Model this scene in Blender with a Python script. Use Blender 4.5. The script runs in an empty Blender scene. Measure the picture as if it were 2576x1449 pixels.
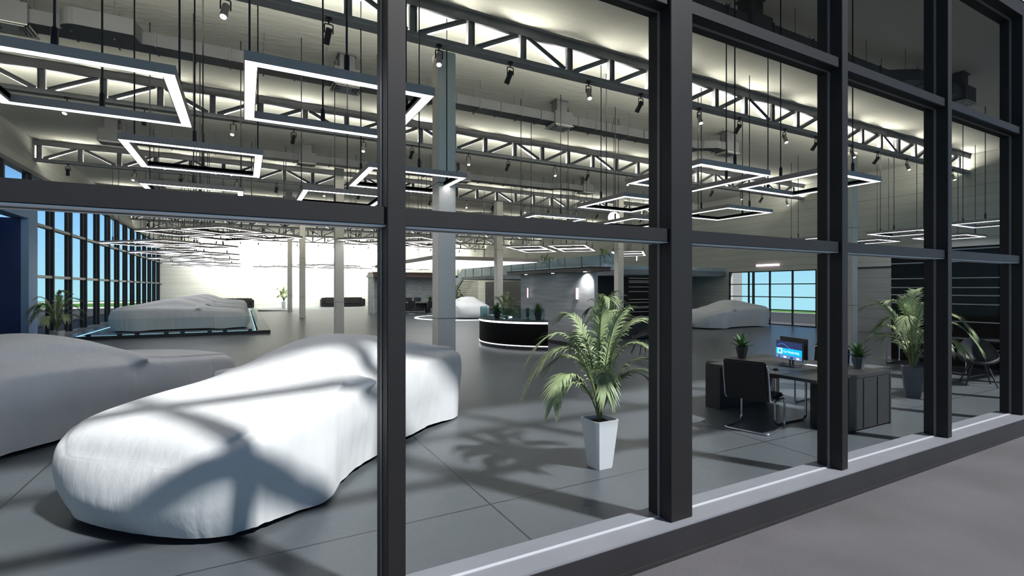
import bpy, bmesh, math, random
from mathutils import Vector, Matrix
PI = math.pi
random.seed(7)
SC = bpy.context.scene
COL = SC.collection

# ---------------------------------------------------------------- camera
# frame 2576 x 1449, focal 1254.9 px, level camera, 1.8 m above the showroom floor
TH = math.atan(675.3 / 1254.9)
cam_d = bpy.data.cameras.new('camera'); cam = bpy.data.objects.new('camera', cam_d); COL.objects.link(cam)
cam_d.sensor_width = 36.0; cam_d.lens = 36.0 * 1254.9 / 2576.0; cam_d.clip_end = 400; cam_d.clip_start = 0.05
cam.location = (0, 0, 1.8); cam.rotation_euler = (PI / 2, 0, -TH)
SC.camera = cam
SC.view_settings.view_transform = 'Standard'; SC.view_settings.look = 'None'
SC.view_settings.exposure = 0.0; SC.view_settings.gamma = 1.0
SC.cycles.max_bounces = 5; SC.cycles.diffuse_bounces = 3; SC.cycles.glossy_bounces = 2
SC.cycles.transmission_bounces = 3; SC.cycles.transparent_max_bounces = 24
SC.cycles.caustics_reflective = False; SC.cycles.caustics_refractive = False
SC.cycles.sample_clamp_indirect = 4.0
SC.cycles.use_denoising = True
SC.cycles.use_adaptive_sampling = True; SC.cycles.adaptive_threshold = 0.1

# ---------------------------------------------------------------- sky
w = bpy.data.worlds.new('sky'); SC.world = w; w.use_nodes = True
nt = w.node_tree; nt.nodes.clear()
out = nt.nodes.new('ShaderNodeOutputWorld'); bg = nt.nodes.new('ShaderNodeBackground')
tc = nt.nodes.new('ShaderNodeTexCoord'); sx = nt.nodes.new('ShaderNodeSeparateXYZ'); rp = nt.nodes.new('ShaderNodeValToRGB')
nt.links.new(tc.outputs['Generated'], sx.inputs[0]); nt.links.new(sx.outputs['Z'], rp.inputs[0])
cr = rp.color_ramp
cr.elements[0].position = 0.0; cr.elements[0].color = (0.42, 0.80, 0.92, 1)
cr.elements[1].position = 0.14; cr.elements[1].color = (0.24, 0.56, 1.0, 1)
e = cr.elements.new(0.07); e.color = (0.34, 0.70, 1.0, 1)
e = cr.elements.new(0.24); e.color = (0.09, 0.14, 0.28, 1); e = cr.elements.new(0.5); e.color = (0.045, 0.06, 0.12, 1)
nt.links.new(rp.outputs[0], bg.inputs[0]); bg.inputs[1].default_value = 1.0
nt.links.new(bg.outputs[0], out.inputs[0])

# ---------------------------------------------------------------- sun
SUN_AZ = (-0.50, 0.87); SUN_EL = math.radians(49)
sd = bpy.data.lights.new('sun', 'SUN'); sun = bpy.data.objects.new('sun', sd); COL.objects.link(sun)
sd.energy = 6.0; sd.angle = math.radians(3.2); sd.color = (1.0, 0.985, 0.96)
_h = math.cos(SUN_EL); _l = math.hypot(*SUN_AZ)
sun.rotation_euler = Vector((SUN_AZ[0] / _l * _h, SUN_AZ[1] / _l * _h, -math.sin(SUN_EL))).to_track_quat('-Z', 'Y').to_euler()
sun.location = (6, -10, 20)

# ---------------------------------------------------------------- the hall's large lights
TRUSS_Y = [8.0, 14.0, 21.5, 29.3, 37.2, 42.8, 48.6]
def area(name, loc, sx_, sy_, power, col, rot=(0, 0, 0), spread=180):
    d = bpy.data.lights.new(name, 'AREA'); o = bpy.data.objects.new(name, d); COL.objects.link(o)
    d.shape = 'RECTANGLE'; d.size = sx_; d.size_y = sy_; d.energy = power; d.color = col; d.spread = math.radians(spread)
    o.location = loc; o.rotation_euler = rot
    return o
# linear uplights behind the lower chords of the trusses, thrown forward, plus an added rear fill
UPT = 46
for k, ty in enumerate(TRUSS_Y):
    for sgn, pw in ((-1, (840, 800, 760, 740, 640, 580, 560)[k]), (1, (460, 430, 380, 370, 330, 280, 220)[k])):
        area('uplight', (8.45, ty + .085 + .02 * sgn, 5.975), 28.6, 0.05, pw, (1.0, 0.975, 0.84), (sgn * math.radians(180 - UPT), 0, 0), 175)
# wall washer along the back wall
area('wall_washer', (4.6, 49.2, 6.35), 15.0, 0.25, 4200, (1.0, 0.99, 0.9), (math.radians(28), 0, 0), 150)
area('wall_washer', (17.0, 49.2, 6.35), 9.0, 0.25, 500, (1.0, 0.97, 0.85), (math.radians(28), 0, 0), 150)

# ---------------------------------------------------------------- helpers
def s2l(c): return tuple(((v / 255 / 12.92) if v / 255 <= .04045 else ((v / 255 + .055) / 1.055) ** 2.4) for v in c)
def mat(name, rgb, rough=0.5, metal=0.0, bump=None, noise=None, spec=0.5, emit=None, estr=0.0, sample=True):
    m = bpy.data.materials.new(name); m.use_nodes = True; n = m.node_tree; b = n.nodes['Principled BSDF']
    b.inputs['Base Color'].default_value = (*rgb, 1); b.inputs['Roughness'].default_value = rough
    b.inputs['Metallic'].default_value = metal; b.inputs['Specular IOR Level'].default_value = spec
    if emit: b.inputs['Emission Color'].default_value = (*emit, 1); b.inputs['Emission Strength'].default_value = estr
    if not sample: m.cycles.emission_sampling = 'NONE'
    if noise or bump:
        g = n.nodes.new('ShaderNodeTexCoord'); mp = n.nodes.new('ShaderNodeMapping')
        n.links.new(g.outputs['Object'], mp.inputs[0])
        src = noise or bump
        mp.inputs['Scale'].default_value = src.get('scale', (1, 1, 1))
        t = n.nodes.new('ShaderNodeTexNoise'); n.links.new(mp.outputs[0], t.inputs[0])
        t.inputs['Scale'].default_value = src['s']; t.inputs['Detail'].default_value = src.get('d', 4)
        if noise:
            r = n.nodes.new('ShaderNodeValToRGB'); n.links.new(t.outputs[0], r.inputs[0])
            a = noise['amt']
            r.color_ramp.elements[0].position = .3; r.color_ramp.elements[1].position = .7
            r.color_ramp.elements[0].color = (*[v * (1 - a) for v in rgb], 1); r.color_ramp.elements[1].color = (*[min(1, v * (1 + a)) for v in rgb], 1)
            n.links.new(r.outputs[0], b.inputs['Base Color'])
        if bump:
            if noise:
                mp2 = n.nodes.new('ShaderNodeMapping'); n.links.new(g.outputs['Object'], mp2.inputs[0]); mp2.inputs['Scale'].default_value = bump.get('scale', (1, 1, 1))
                t = n.nodes.new('ShaderNodeTexNoise'); n.links.new(mp2.outputs[0], t.inputs[0]); t.inputs['Scale'].default_value = bump['s']; t.inputs['Detail'].default_value = bump.get('d', 4)
            bp = n.nodes.new('ShaderNodeBump'); bp.inputs['Strength'].default_value = bump['k']; bp.inputs['Distance'].default_value = bump.get('dist', .02)
            n.links.new(t.outputs[0], bp.inputs['Height']); n.links.new(bp.outputs[0], b.inputs['Normal'])
    return m
def glassmat(name, tint, refl=0.06, rough=0.02, diff=None):
    m = bpy.data.materials.new(name); m.use_nodes = True; n = m.node_tree; n.nodes.clear()
    o = n.nodes.new('ShaderNodeOutputMaterial'); t = n.nodes.new('ShaderNodeBsdfTransparent'); g = n.nodes.new('ShaderNodeBsdfGlossy')
    t.inputs[0].default_value = (*tint, 1); g.inputs['Roughness'].default_value = rough
    lw = n.nodes.new('ShaderNodeLayerWeight'); lw.inputs[0].default_value = .5; pw = n.nodes.new('ShaderNodeMath'); pw.operation = 'POWER'; pw.inputs[1].default_value = 4
    mu = n.nodes.new('ShaderNodeMath'); mu.operation = 'MULTIPLY_ADD'; mu.inputs[1].default_value = refl; mu.inputs[2].default_value = refl * .06
    mx = n.nodes.new('ShaderNodeMixShader'); n.links.new(lw.outputs['Facing'], pw.inputs[0]); n.links.new(pw.outputs[0], mu.inputs[0]); n.links.new(mu.outputs[0], mx.inputs[0])
    tt_ = t.outputs[0]
    if diff:
        df = n.nodes.new('ShaderNodeBsdfDiffuse'); df.inputs[0].default_value = (*diff[1], 1); m2 = n.nodes.new('ShaderNodeMixShader'); m2.inputs[0].default_value = diff[0]
        n.links.new(t.outputs[0], m2.inputs[1]); n.links.new(df.outputs[0], m2.inputs[2]); tt_ = m2.outputs[0]
    n.links.new(tt_, mx.inputs[1]); n.links.new(g.outputs[0], mx.inputs[2]); n.links.new(mx.outputs[0], o.inputs[0])
    return m
def gridmat(name, rgb, line, pitch, off, wline, rough, amt=.12, nscale=.6):
    """tiles: object-space joints every pitch (x, y)"""
    m = mat(name, rgb, rough, noise=dict(s=nscale, amt=amt, d=6), bump=dict(s=14, k=.25, d=8, dist=.01)); n = m.node_tree; b = n.nodes['Principled BSDF']
    src = b.inputs['Base Color'].links[0].from_socket
    g = n.nodes.new('ShaderNodeTexCoord'); sp = n.nodes.new('ShaderNodeSeparateXYZ'); n.links.new(g.outputs['Object'], sp.inputs[0])
    outs = []
    for ax, p, o, in ((0, pitch[0], off[0]), (1, pitch[1], off[1])):
        a = n.nodes.new('ShaderNodeMath'); a.operation = 'SUBTRACT'; a.inputs[1].default_value = o - p / 2; n.links.new(sp.outputs[ax], a.inputs[0])
        f = n.nodes.new('ShaderNodeMath'); f.operation = 'FLOORED_MODULO'; f.inputs[1].default_value = p; n.links.new(a.outputs[0], f.inputs[0])
        c = n.nodes.new('ShaderNodeMath'); c.operation = 'COMPARE'; c.inputs[1].default_value = p / 2; c.inputs[2].default_value = wline / 2; n.links.new(f.outputs[0], c.inputs[0])
        outs.append(c.outputs[0])
    mxx = n.nodes.new('ShaderNodeMath'); mxx.operation = 'MAXIMUM'; n.links.new(outs[0], mxx.inputs[0]); n.links.new(outs[1], mxx.inputs[1])
    mix = n.nodes.new('ShaderNodeMix'); mix.data_type = 'RGBA'; n.links.new(mxx.outputs[0], mix.inputs[0]); n.links.new(src, mix.inputs[6]); mix.inputs[7].default_value = (*line, 1)
    n.links.new(mix.outputs[2], b.inputs['Base Color'])
    return m

class MB:
    """mesh builder: collects boxes, tubes and quads; build() links them as ONE object"""
    def __init__(s): s.v = []; s.f = []
    def quad(s, pts):
        i = len(s.v); s.v += [tuple(p) for p in pts]; s.f.append(tuple(range(i, i + len(pts)))); return s
    def box(s, x0, x1, y0, y1, z0, z1, rz=0, c=None, m=None):
        P = [Vector((x, y, z)) for z in (z0, z1) for x, y in ((x0, y0), (x1, y0), (x1, y1), (x0, y1))]
        if rz:
            c = Vector(c) if c else Vector(((x0 + x1) / 2, (y0 + y1) / 2, 0)); R = Matrix.Rotation(rz, 3, 'Z'); P = [R @ (p - c) + c for p in P]
        if m: P = [m @ p for p in P]
        i = len(s.v); s.v += [tuple(p) for p in P]
        s.f += [tuple(i + k for k in q) for q in ((0, 3, 2, 1), (4, 5, 6, 7), (0, 1, 5, 4), (1, 2, 6, 5), (2, 3, 7, 6), (3, 0, 4, 7))]; return s
    def tube(s, pts, r, n=8, cap=True):
        pts = [Vector(p) for p in pts]; rs = r if isinstance(r, (list, tuple)) else [r] * len(pts)
        up = Vector((0, 0, 1)); prev = None; rings = []
        for k, p in enumerate(pts):
            t = (pts[min(k + 1, len(pts) - 1)] - pts[max(k - 1, 0)]).normalized()
            if prev is None: a = t.orthogonal().normalized()
            else: a = (prev - t * prev.dot(t)).normalized()
            prev = a; b = t.cross(a); i = len(s.v)
            s.v += [tuple(p + (a * math.cos(2 * PI * j / n) + b * math.sin(2 * PI * j / n)) * rs[k]) for j in range(n)]; rings.append(i)
        for q in range(len(rings) - 1):
            A, B = rings[q], rings[q + 1]
            s.f += [(A + j, A + (j + 1) % n, B + (j + 1) % n, B + j) for j in range(n)]
        if cap: s.f.append(tuple(rings[0] + j for j in reversed(range(n)))); s.f.append(tuple(rings[-1] + j for j in range(n)))
        return s
    def prism(s, poly, z0, z1):
        n = len(poly); i = len(s.v)
        s.v += [(x, y, z0) for x, y in poly] + [(x, y, z1) for x, y in poly]
        s.f.append(tuple(i + k for k in reversed(range(n)))); s.f.append(tuple(i + n + k for k in range(n)))
        s.f += [(i + k, i + (k + 1) % n, i + n + (k + 1) % n, i + n + k) for k in range(n)]; return s
    def extr(s, poly, a0, a1, axis):
        """poly in the two other axes, extruded along axis 0/1"""
        n = len(poly); i = len(s.v)
        mk = (lambda a, u, v: (a, u, v)) if axis == 0 else (lambda a, u, v: (u, a, v))
        s.v += [mk(a0, u, v) for u, v in poly] + [mk(a1, u, v) for u, v in poly]
        s.f.append(tuple(i + k for k in reversed(range(n)))); s.f.append(tuple(i + n + k for k in range(n)))
        s.f += [(i + k, i + (k + 1) % n, i + n + (k + 1) % n, i + n + k) for k in range(n)]; return s
    def build(s, name, m, parent=None, smooth=False, bevel=0, loc=None, angle=40):
        me = bpy.data.meshes.new(name); me.from_pydata(s.v, [], s.f)
        bm = bmesh.new(); bm.from_mesh(me)
        if smooth: bmesh.ops.remove_doubles(bm, verts=bm.verts, dist=1e-5)
        bmesh.ops.recalc_face_normals(bm, faces=bm.faces)
        if bevel: bmesh.ops.bevel(bm, geom=[e for e in bm.edges if len(e.link_faces) == 2 and e.calc_face_angle(0) > .6], offset=bevel, segments=2, affect='EDGES', clamp_overlap=True)
        bm.to_mesh(me); bm.free(); me.materials.append(m)
        if smooth or bevel:
            for p in me.polygons: p.use_smooth = True
            try: me.set_sharp_from_angle(angle=math.radians(angle))
            except Exception: pass
        o = bpy.data.objects.new(name, me); COL.objects.link(o)
        if parent: o.parent = parent
        if loc: o.location = loc
        return o
def fillet(pts, r, n=5):
    """round the corners of a 3-D polyline"""
    P = [Vector(p) for p in pts]; out = [P[0]]
    for k in range(1, len(P) - 1):
        a = (P[k - 1] - P[k]); b = (P[k + 1] - P[k]); rr = min(r, a.length * .49, b.length * .49)
        A = P[k] + a.normalized() * rr; B = P[k] + b.normalized() * rr
        for j in range(n + 1):
            t = j / n; out.append(A * (1 - t) ** 2 + P[k] * 2 * t * (1 - t) + B * t * t)
    out.append(P[-1]); return out
def thing(name, label, cat, loc=(0, 0, 0), rz=0, group=None):
    o = bpy.data.objects.new(name, None); COL.objects.link(o); o.location = loc; o.rotation_euler = (0, 0, rz)
    o.empty_display_size = .2
    return tag(o, label, cat, group)
def tag(o, label, cat, group=None):
    o['label'] = label; o['category'] = cat
    if group: o['group'] = group
    return o
def struct(o): o['kind'] = 'structure'; return o
def copy_tree(o, parent=None):
    c = o.copy(); COL.objects.link(c)
    if parent: c.parent = parent
    for ch in list(o.children): copy_tree(ch, c)
    return c
def place(proto, used, loc, rz=0, label=None, group=None):
    o = proto if not used else copy_tree(proto)
    o.location = loc; o.rotation_euler = (0, 0, rz)
    if label: o['label'] = label
    if group: o['group'] = group
    return o
ORD = ['nearest', 'second', 'third', 'fourth', 'fifth', 'sixth', 'seventh', 'eighth', 'ninth', 'tenth', 'eleventh', 'twelfth', 'thirteenth', 'fourteenth', 'fifteenth', 'sixteenth', 'seventeenth', 'eighteenth', 'nineteenth', 'twentieth']
def catmull(P, u):
    """P: list of (x, v...) sorted by x; smooth interpolation at x=u"""
    if u <= P[0][0]: return P[0][1]
    for k in range(len(P) - 1):
        if u <= P[k + 1][0]:
            x0, y0 = P[k]; x1, y1 = P[k + 1]; h = x1 - x0; t = (u - x0) / h
            m0 = 0 if k == 0 else (y1 - P[k - 1][1]) / (x1 - P[k - 1][0]); m1 = 0 if k + 2 >= len(P) else (P[k + 2][1] - y0) / (P[k + 2][0] - x0)
            return (2 * t ** 3 - 3 * t * t + 1) * y0 + (t ** 3 - 2 * t * t + t) * h * m0 + (-2 * t ** 3 + 3 * t * t) * y1 + (t ** 3 - t * t) * h * m1
    return P[-1][1]

# ---------------------------------------------------------------- materials
M = {}
M['floor'] = gridmat('showroom_floor', (.088, .100, .110), (.03, .034, .038), (3.56, 3.56), (1.81, 3.74), .016, .33)
M['pave'] = mat('pavement', (.092, .089, .097), .8, noise=dict(s=1.2, amt=.15, d=8), bump=dict(s=60, k=.15))
M['asphalt'] = mat('asphalt', (.035, .036, .038), .85, noise=dict(s=2, amt=.15))
M['grass'] = mat('lawn', (.07, .20, .025), .9, noise=dict(s=1.5, amt=.25))
M['kerb'] = mat('kerb_white', (.75, .75, .73), .7, noise=dict(s=2, amt=.05))
M['ceiling'] = mat('ceiling_plaster', (.56, .555, .50), .9, noise=dict(s=.5, amt=.04), bump=dict(s=5, k=.35, d=6, dist=.04, scale=(.6, 1.6, 1)))
M['panel'] = gridmat('wall_panels', (.50, .50, .46), (.33, .33, .31), (400, 400), (999, 999), .01, .65, .05)
M['frame'] = mat('dark_frame', (.0125, .0115, .0125), .55, spec=.3, noise=dict(s=3, amt=.1))
M['framein'] = mat('dark_frame_inner', (.008, .008, .012), .35, noise=dict(s=3, amt=.1))
M['alu'] = mat('light_aluminium', (.20, .21, .235), .45, noise=dict(s=2, amt=.06))
M['bead'] = mat('glazing_bead', (.50, .52, .56), .4, noise=dict(s=3, amt=.03))
M['beadd'] = mat('glazing_bead_dark', (.12, .12, .13), .4, noise=dict(s=3, amt=.05))
M['plinth'] = mat('plinth_dark', (.016, .015, .017), .6, noise=dict(s=2, amt=.15))
M['glass'] = glassmat('window_glass', (.985, .995, 1.0), .02)
M['rail'] = glassmat('tinted_glass', (.84, .90, .93), .3, diff=(.30, (.30, .46, .60)))
M['edge_glass'] = glassmat('clear_barrier_glass', (.90, .945, .955), .12)
M['desk_glass'] = glassmat('teal_glass', (.66, .78, .80), .25)
M['steel'] = mat('truss_steel', (.20, .20, .215), .5, .1, noise=dict(s=2, amt=.12))
M['flangelight'] = mat('pale_flange', (.30, .30, .30), .6, noise=dict(s=2, amt=.1))
M['soffit'] = mat('pale_soffit_bounce', (.80, .81, .88), .5, noise=dict(s=2, amt=.04))  # mezzanine soffit colour; paints reflected light under the lower transoms
M['duct'] = mat('duct_metal', (.095, .096, .10), .5, .1, noise=dict(s=2, amt=.1))
M['column'] = mat('column_concrete', (.72, .67, .60), .6, noise=dict(s=1.2, amt=.08, d=6), bump=dict(s=20, k=.1))
M['black'] = mat('matt_black', (.008, .008, .009), .5, noise=dict(s=6, amt=.1))
M['rod'] = mat('rod_black', (.014, .014, .018), .35, noise=dict(s=6, amt=.1))
M['lampbody'] = mat('lamp_frame', (.36, .30, .28), .45, noise=dict(s=5, amt=.08))
M['led'] = mat('led_white', (.9, .9, .95), .4, emit=(.95, .94, 1.0), estr=8)
M['ledstrip'] = mat('led_strip', (.9, .9, .95), .4, emit=(.95, .97, 1.0), estr=2.5, sample=False)
M['ledcyan'] = mat('led_cyan', (.6, .85, .95), .4, emit=(.42, .78, .95), estr=1.0, sample=False)
M['lens'] = mat('spot_lens', (.9, .9, .9), .4, emit=(1, 1, .95), estr=5, sample=False)
M['orb'] = mat('globe_glow', (1, 1, 1), .4, emit=(1, 1, .9), estr=14)
M['cloth'] = mat('car_cover_cloth', (.65, .65, .65), .75, noise=dict(s=3, amt=.03), bump=dict(s=7, k=.32, d=9, dist=.03, scale=(1.3, 1.3, .45)))
M['leaf'] = mat('palm_leaf', (.30, .37, .19), .5, noise=dict(s=4, amt=.35, d=2))
M['stem'] = mat('palm_stem', (.13, .16, .06), .55, noise=dict(s=6, amt=.2))
M['agave'] = mat('agave_leaf', (.05, .14, .025), .4, noise=dict(s=14, amt=.5, d=2))
M['potw'] = mat('pot_white', (.62, .63, .64), .45, noise=dict(s=3, amt=.03))
M['potb'] = mat('pot_brown', (.045, .035, .033), .55, noise=dict(s=9, amt=.2))
M['potg'] = mat('pot_grey', (.10, .10, .11), .55, noise=dict(s=9, amt=.12))
M['soil'] = mat('soil', (.02, .015, .01), .95, bump=dict(s=60, k=1.0), noise=dict(s=30, amt=.4))
M['chrome'] = mat('chrome_tube', (.55, .57, .65), .22, .9, noise=dict(s=4, amt=.04))
M['leather'] = mat('black_leather', (.010, .009, .010), .5, spec=.3, noise=dict(s=30, amt=.15), bump=dict(s=120, k=.15))
M['deskm'] = mat('desk_laminate', (.022, .021, .021), .5, noise=dict(s=5, amt=.1))
M['wood'] = mat('walnut', (.075, .040, .022), .4, noise=dict(s=3, amt=.45, d=6, scale=(1, 8, 20)))
M['slat'] = mat('slat_dark_wood', (.006, .004, .004), .7, spec=.1, noise=dict(s=3, amt=.3))
M['slatedge'] = mat('slat_edge_metal', (.55, .53, .53), .4, noise=dict(s=3, amt=.1))
M['boxwall'] = mat('brushed_wall', (.46, .46, .465), .42, noise=dict(s=2.4, amt=.22, d=6, scale=(1, .35, 4)), bump=dict(s=8, k=.2, scale=(1, .3, 5)))
M['darkwall'] = mat('dark_wall', (.035, .037, .042), .6, noise=dict(s=1, amt=.1))
M['bluewall'] = mat('blue_paint', (.26, .40, .66), .55, noise=dict(s=1, amt=.06))
M['doorpanel'] = mat('door_panel_navy', (.008, .011, .035), .4, noise=dict(s=1, amt=.1))
M['bluedark'] = mat('deep_blue_paint', (.018, .035, .15), .4, noise=dict(s=1, amt=.1))
M['mezz'] = mat('mezzanine_edge', (.10, .12, .145), .5, noise=dict(s=2, amt=.08))
M['pink'] = mat('pink_sconce', (.6, .3, .34), .5, emit=(1.0, .55, .62), estr=.35, sample=False)
M['pinkhot'] = mat('pink_tube', (1, .8, .85), .5, emit=(1.0, .72, .80), estr=2.4)
M['white'] = mat('white_plastic', (.75, .75, .77), .4, noise=dict(s=3, amt=.02))
M['scr0'] = mat('screen_navy', (.01, .01, .03), .3, emit=(.02, .035, .12), estr=1, sample=False)
M['scr1'] = mat('screen_cyan', (.01, .3, .5), .3, emit=(.0, .55, .95), estr=1, sample=False)
M['scr2'] = mat('screen_white', (.8, .8, .9), .3, emit=(.9, .93, 1), estr=1, sample=False)
M['scr3'] = mat('screen_blue', (.1, .2, .4), .3, emit=(.13, .25, .5), estr=1, sample=False)
M['platform'] = mat('platform_deck', (.14, .15, .16), .35, noise=dict(s=1.5, amt=.06))

# ================================================================ setting
XL, XR, YF, YB, ZC = -5.95, 22.9, 2.63, 50.5, 6.6
struct(MB().box(XL - .3, XR + .3, 2.58, YB + .3, -.12, 0).build('floor', M['floor']))
struct(MB().box(XL - .3, XR + .3, 2.60, YB + .3, ZC, ZC + .2).build('ceiling', M['ceiling']))
def hpanel(name, rgb, pitch, seed):
    """cladding of long horizontal boards with fine grooves of uneven pitch"""
    m = mat(name, rgb, .6, noise=dict(s=1.1, amt=.07, d=3, scale=(.25, .25, 3))); n = m.node_tree; b = n.nodes['Principled BSDF']
    src = b.inputs['Base Color'].links[0].from_socket
    g = n.nodes.new('ShaderNodeTexCoord'); wv = n.nodes.new('ShaderNodeSeparateXYZ'); n.links.new(g.outputs['Object'], wv.inputs[0])
    last = None
    for p, o in ((pitch, .1), (pitch * 1.73, .33)):
        a = n.nodes.new('ShaderNodeMath'); a.operation = 'ADD'; a.inputs[1].default_value = o + seed; n.links.new(wv.outputs[2], a.inputs[0])
        f = n.nodes.new('ShaderNodeMath'); f.operation = 'FLOORED_MODULO'; f.inputs[1].default_value = p; n.links.new(a.outputs[0], f.inputs[0])
        c = n.nodes.new('ShaderNodeMath'); c.operation = 'LESS_THAN'; c.inputs[1].default_value = .014; n.links.new(f.outputs[0], c.inputs[0])
        if last is None: last = c.outputs[0]
        else:
            mx = n.nodes.new('ShaderNodeMath'); mx.operation = 'MAXIMUM'; n.links.new(last, mx.inputs[0]); n.links.new(c.outputs[0], mx.inputs[1]); last = mx.outputs[0]
    mix = n.nodes.new('ShaderNodeMix'); mix.data_type = 'RGBA'; n.links.new(last, mix.inputs[0]); n.links.new(src, mix.inputs[6]); mix.inputs[7].default_value = (*[v * .62 for v in rgb], 1)
    n.links.new(mix.outputs[2], b.inputs['Base Color']); return m
M['clad'] = hpanel('wall_cladding', (.50, .50, .455), .37, 0)
M['cladg'] = hpanel('grey_cladding', (.30, .30, .29), .42, .2)
struct(MB().box(XL - .3, XR + .3, YB, YB + .3, 0, ZC).build('wall_back', M['clad']))
# right wall with its window opening (y 13.4 to 18.0, z 0 to 2.63)
wr = MB().box(XR, XR + .3, 2.86, 13.38, 0, ZC).box(XR, XR + .3, 18.02, YB, 0, ZC).box(XR, XR + .3, 13.38, 18.02, 2.65, ZC)
struct(wr.build('wall_right', M['clad']))
# recessed board panel on the right wall
struct(MB().box(XR - .05, XR - .002, 2.9, 12.9, 0, 2.62).build('trim_1', M['cladg']))
struct(MB().box(XR - .10, XR - .002, 2.9, 12.9, 2.62, 2.68).build('trim_2', M['frame']))
# front wall band above the facade head and left wall band above the windows
struct(MB().box(XL - .3, XR + .3, 2.62, 2.88, 5.62, ZC).build('wall_front', M['clad']))
wl = MB().box(XL - .3, XL, 21.15, YB, 5.55, ZC).box(XL - .3, XL, 2.88, 16.0, 0, ZC).box(XL - .3, XL, 16.0, 21.15, 5.55, ZC)
struct(wl.build('wall_left', M['clad']))
# blue portal at the near end of the left wall
struct(MB().box(XL - .02, XL + .16, 20.45, 21.2, 0, 4.3).box(XL - .25, XL + .16, 16.0, 20.45, 3.93, 4.3).build('trim_3', M['bluewall']))
struct(MB().box(XL - .75, XL - .02, 20.45, 20.6, 0, 3.93).box(XL - .75, XL - .02, 16.0, 16.15, 0, 3.93).build('trim_4', M['bluedark']))
d1 = MB().box(XL - .80, XL - .72, 16.0, 20.6, 0, 3.93).build('door_1', M['doorpanel']); struct(d1)
dm = MB()
for yy in (17.4, 18.9): dm.box(XL - .72, XL - .64, yy, yy + .08, 0, 3.93)
for zz in (1.05, 2.1, 3.0, 3.85): dm.box(XL - .72, XL - .66, 16.1, 20.45, zz, zz + .09)
dm.build('door_frame', M['alu'], d1)

# ---- front facade
SP = 2.105
mull_x = [(.668 - SP * k) for k in (3, 2, 1)] + [.668] + [2.72] + [4.90, 7.01, 9.14] + [9.14 + SP * k for k in (1, 2, 3, 4, 5, 6)]
mull_w = [.1, .1, .1, .1, .22] + [.1] * 20
n_trim = 5
for k, mx_ in enumerate(mull_x):
    b = MB().box(mx_, mx_ + mull_w[k], 2.63, 2.86, .1, 5.43)
    o = b.build('trim_%d' % n_trim, M['frame'], bevel=.004); struct(o); n_trim += 1
    g = MB().box(mx_ - .004, mx_ + mull_w[k] + .004, 2.738, 2.762, .1, 5.43); g.build('glazing_bead', M['beadd'], o)
bays = list(zip(range(len(mull_x) - 1), mull_x[:-1], mull_w[:-1], mull_x[1:]))
n_win = 1
for k, a, aw, b in bays:
    x0, x1 = a + aw, b
    o = bpy.data.objects.new('window_%d' % n_win, None); COL.objects.link(o); struct(o); n_win += 1
    MB().box(x0 - .002, x1 + .002, 2.747, 2.753, .1, 5.43).build('glass_pane', M['glass'], o)
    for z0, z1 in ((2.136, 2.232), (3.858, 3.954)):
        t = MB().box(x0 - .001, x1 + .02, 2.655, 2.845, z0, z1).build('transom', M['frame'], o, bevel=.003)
        MB().box(x0, x1, 2.662, 2.84, z0 - .006, z0 - .0005).build('soffit_light_tone', M['soffit'] if z0 < 3 else M['frame'], t)  # added strip; lower one pale for reflected light, painted into its colour
        MB().box(x0, x1, 2.738, 2.762, z0 - .011, z0 - .006).build('glazing_bead', M['beadd'], t)
h = MB().box(-6.2, XR + .3, 2.63, 2.87, 5.43, 5.62).build('trim_%d' % n_trim, M['frame']); struct(h); n_trim += 1
MB().box(-6.2, XR, 2.738, 2.762, 5.422, 5.43).build('glazing_bead', M['beadd'], h)
sl = MB().box(-6.2, XR + .3, 2.57, 2.905, .0, .1).build('trim_%d' % n_trim, M['alu'], bevel=.004); struct(sl); n_trim += 1
MB().box(-6.2, XR + .3, 2.736, 2.758, .1, .106).build('glazing_bead', M['bead'], sl)
pl = MB().box(-6.2, XR + .3, 2.562, 2.58, -.115, .085).box(-6.2, XR + .3, 2.545, 2.57, -.115, -.09).build('trim_%d' % n_trim, M['plinth']); struct(pl); n_trim += 1

# ---- left window wall
ys = [21.25 + 2.123 * k for k in range(14)]
for k, y in enumerate([17.004, 19.127] + ys):
    o = MB().box(XL - .23, XL, y, y + .11, .1 if k > 1 else 4.3, 5.43).build('trim_%d' % n_trim, M['frame']); struct(o); n_trim += 1
    MB().box(XL - .127, XL - .103, y - .004, y + .114, .1 if k > 1 else 4.3, 5.43).build('glazing_bead', M['beadd'], o)
for k in range(len(ys)):
    y0 = ys[k] + .11; y1 = ys[k + 1] if k + 1 < len(ys) else YB
    o = bpy.data.objects.new('window_%d' % n_win, None); COL.objects.link(o); struct(o); n_win += 1
    MB().box(XL - .118, XL - .112, y0, y1, .1, 5.43).build('glass_pane', M['glass'], o)
    for z0, z1 in ((2.136, 2.232), (3.858, 3.954)):
        MB().box(XL - .205, XL - .03, y0, y1, z0, z1).build('transom', M['beadd'], o)
o = MB().box(XL - .24, XL + .01, 16.0, YB, 5.43, 5.56).build('trim_%d' % n_trim, M['beadd']); struct(o); n_trim += 1
o = MB().box(XL - .26, XL + .04, 21.2, YB, 0, .1).build('trim_%d' % n_trim, M['alu']); struct(o); n_trim += 1

# ---- right window
o = bpy.data.objects.new('window_%d' % n_win, None); COL.objects.link(o); struct(o); n_win += 1
fr = MB()
for y in (13.38, 14.50, 15.66, 16.83, 17.97): fr.box(XR, XR + .08, y, y + .06, 0, 2.65)
for z in (.0, .72, 1.34, 1.97, 2.60): fr.box(XR, XR + .07, 13.4, 18.0, z, z + .045)
fr.build('window_frame', M['frame'], o)
MB().box(XR + .035, XR + .041, 13.4, 18.0, 0, 2.65).build('glass_pane', M['glass'], o)

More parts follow.
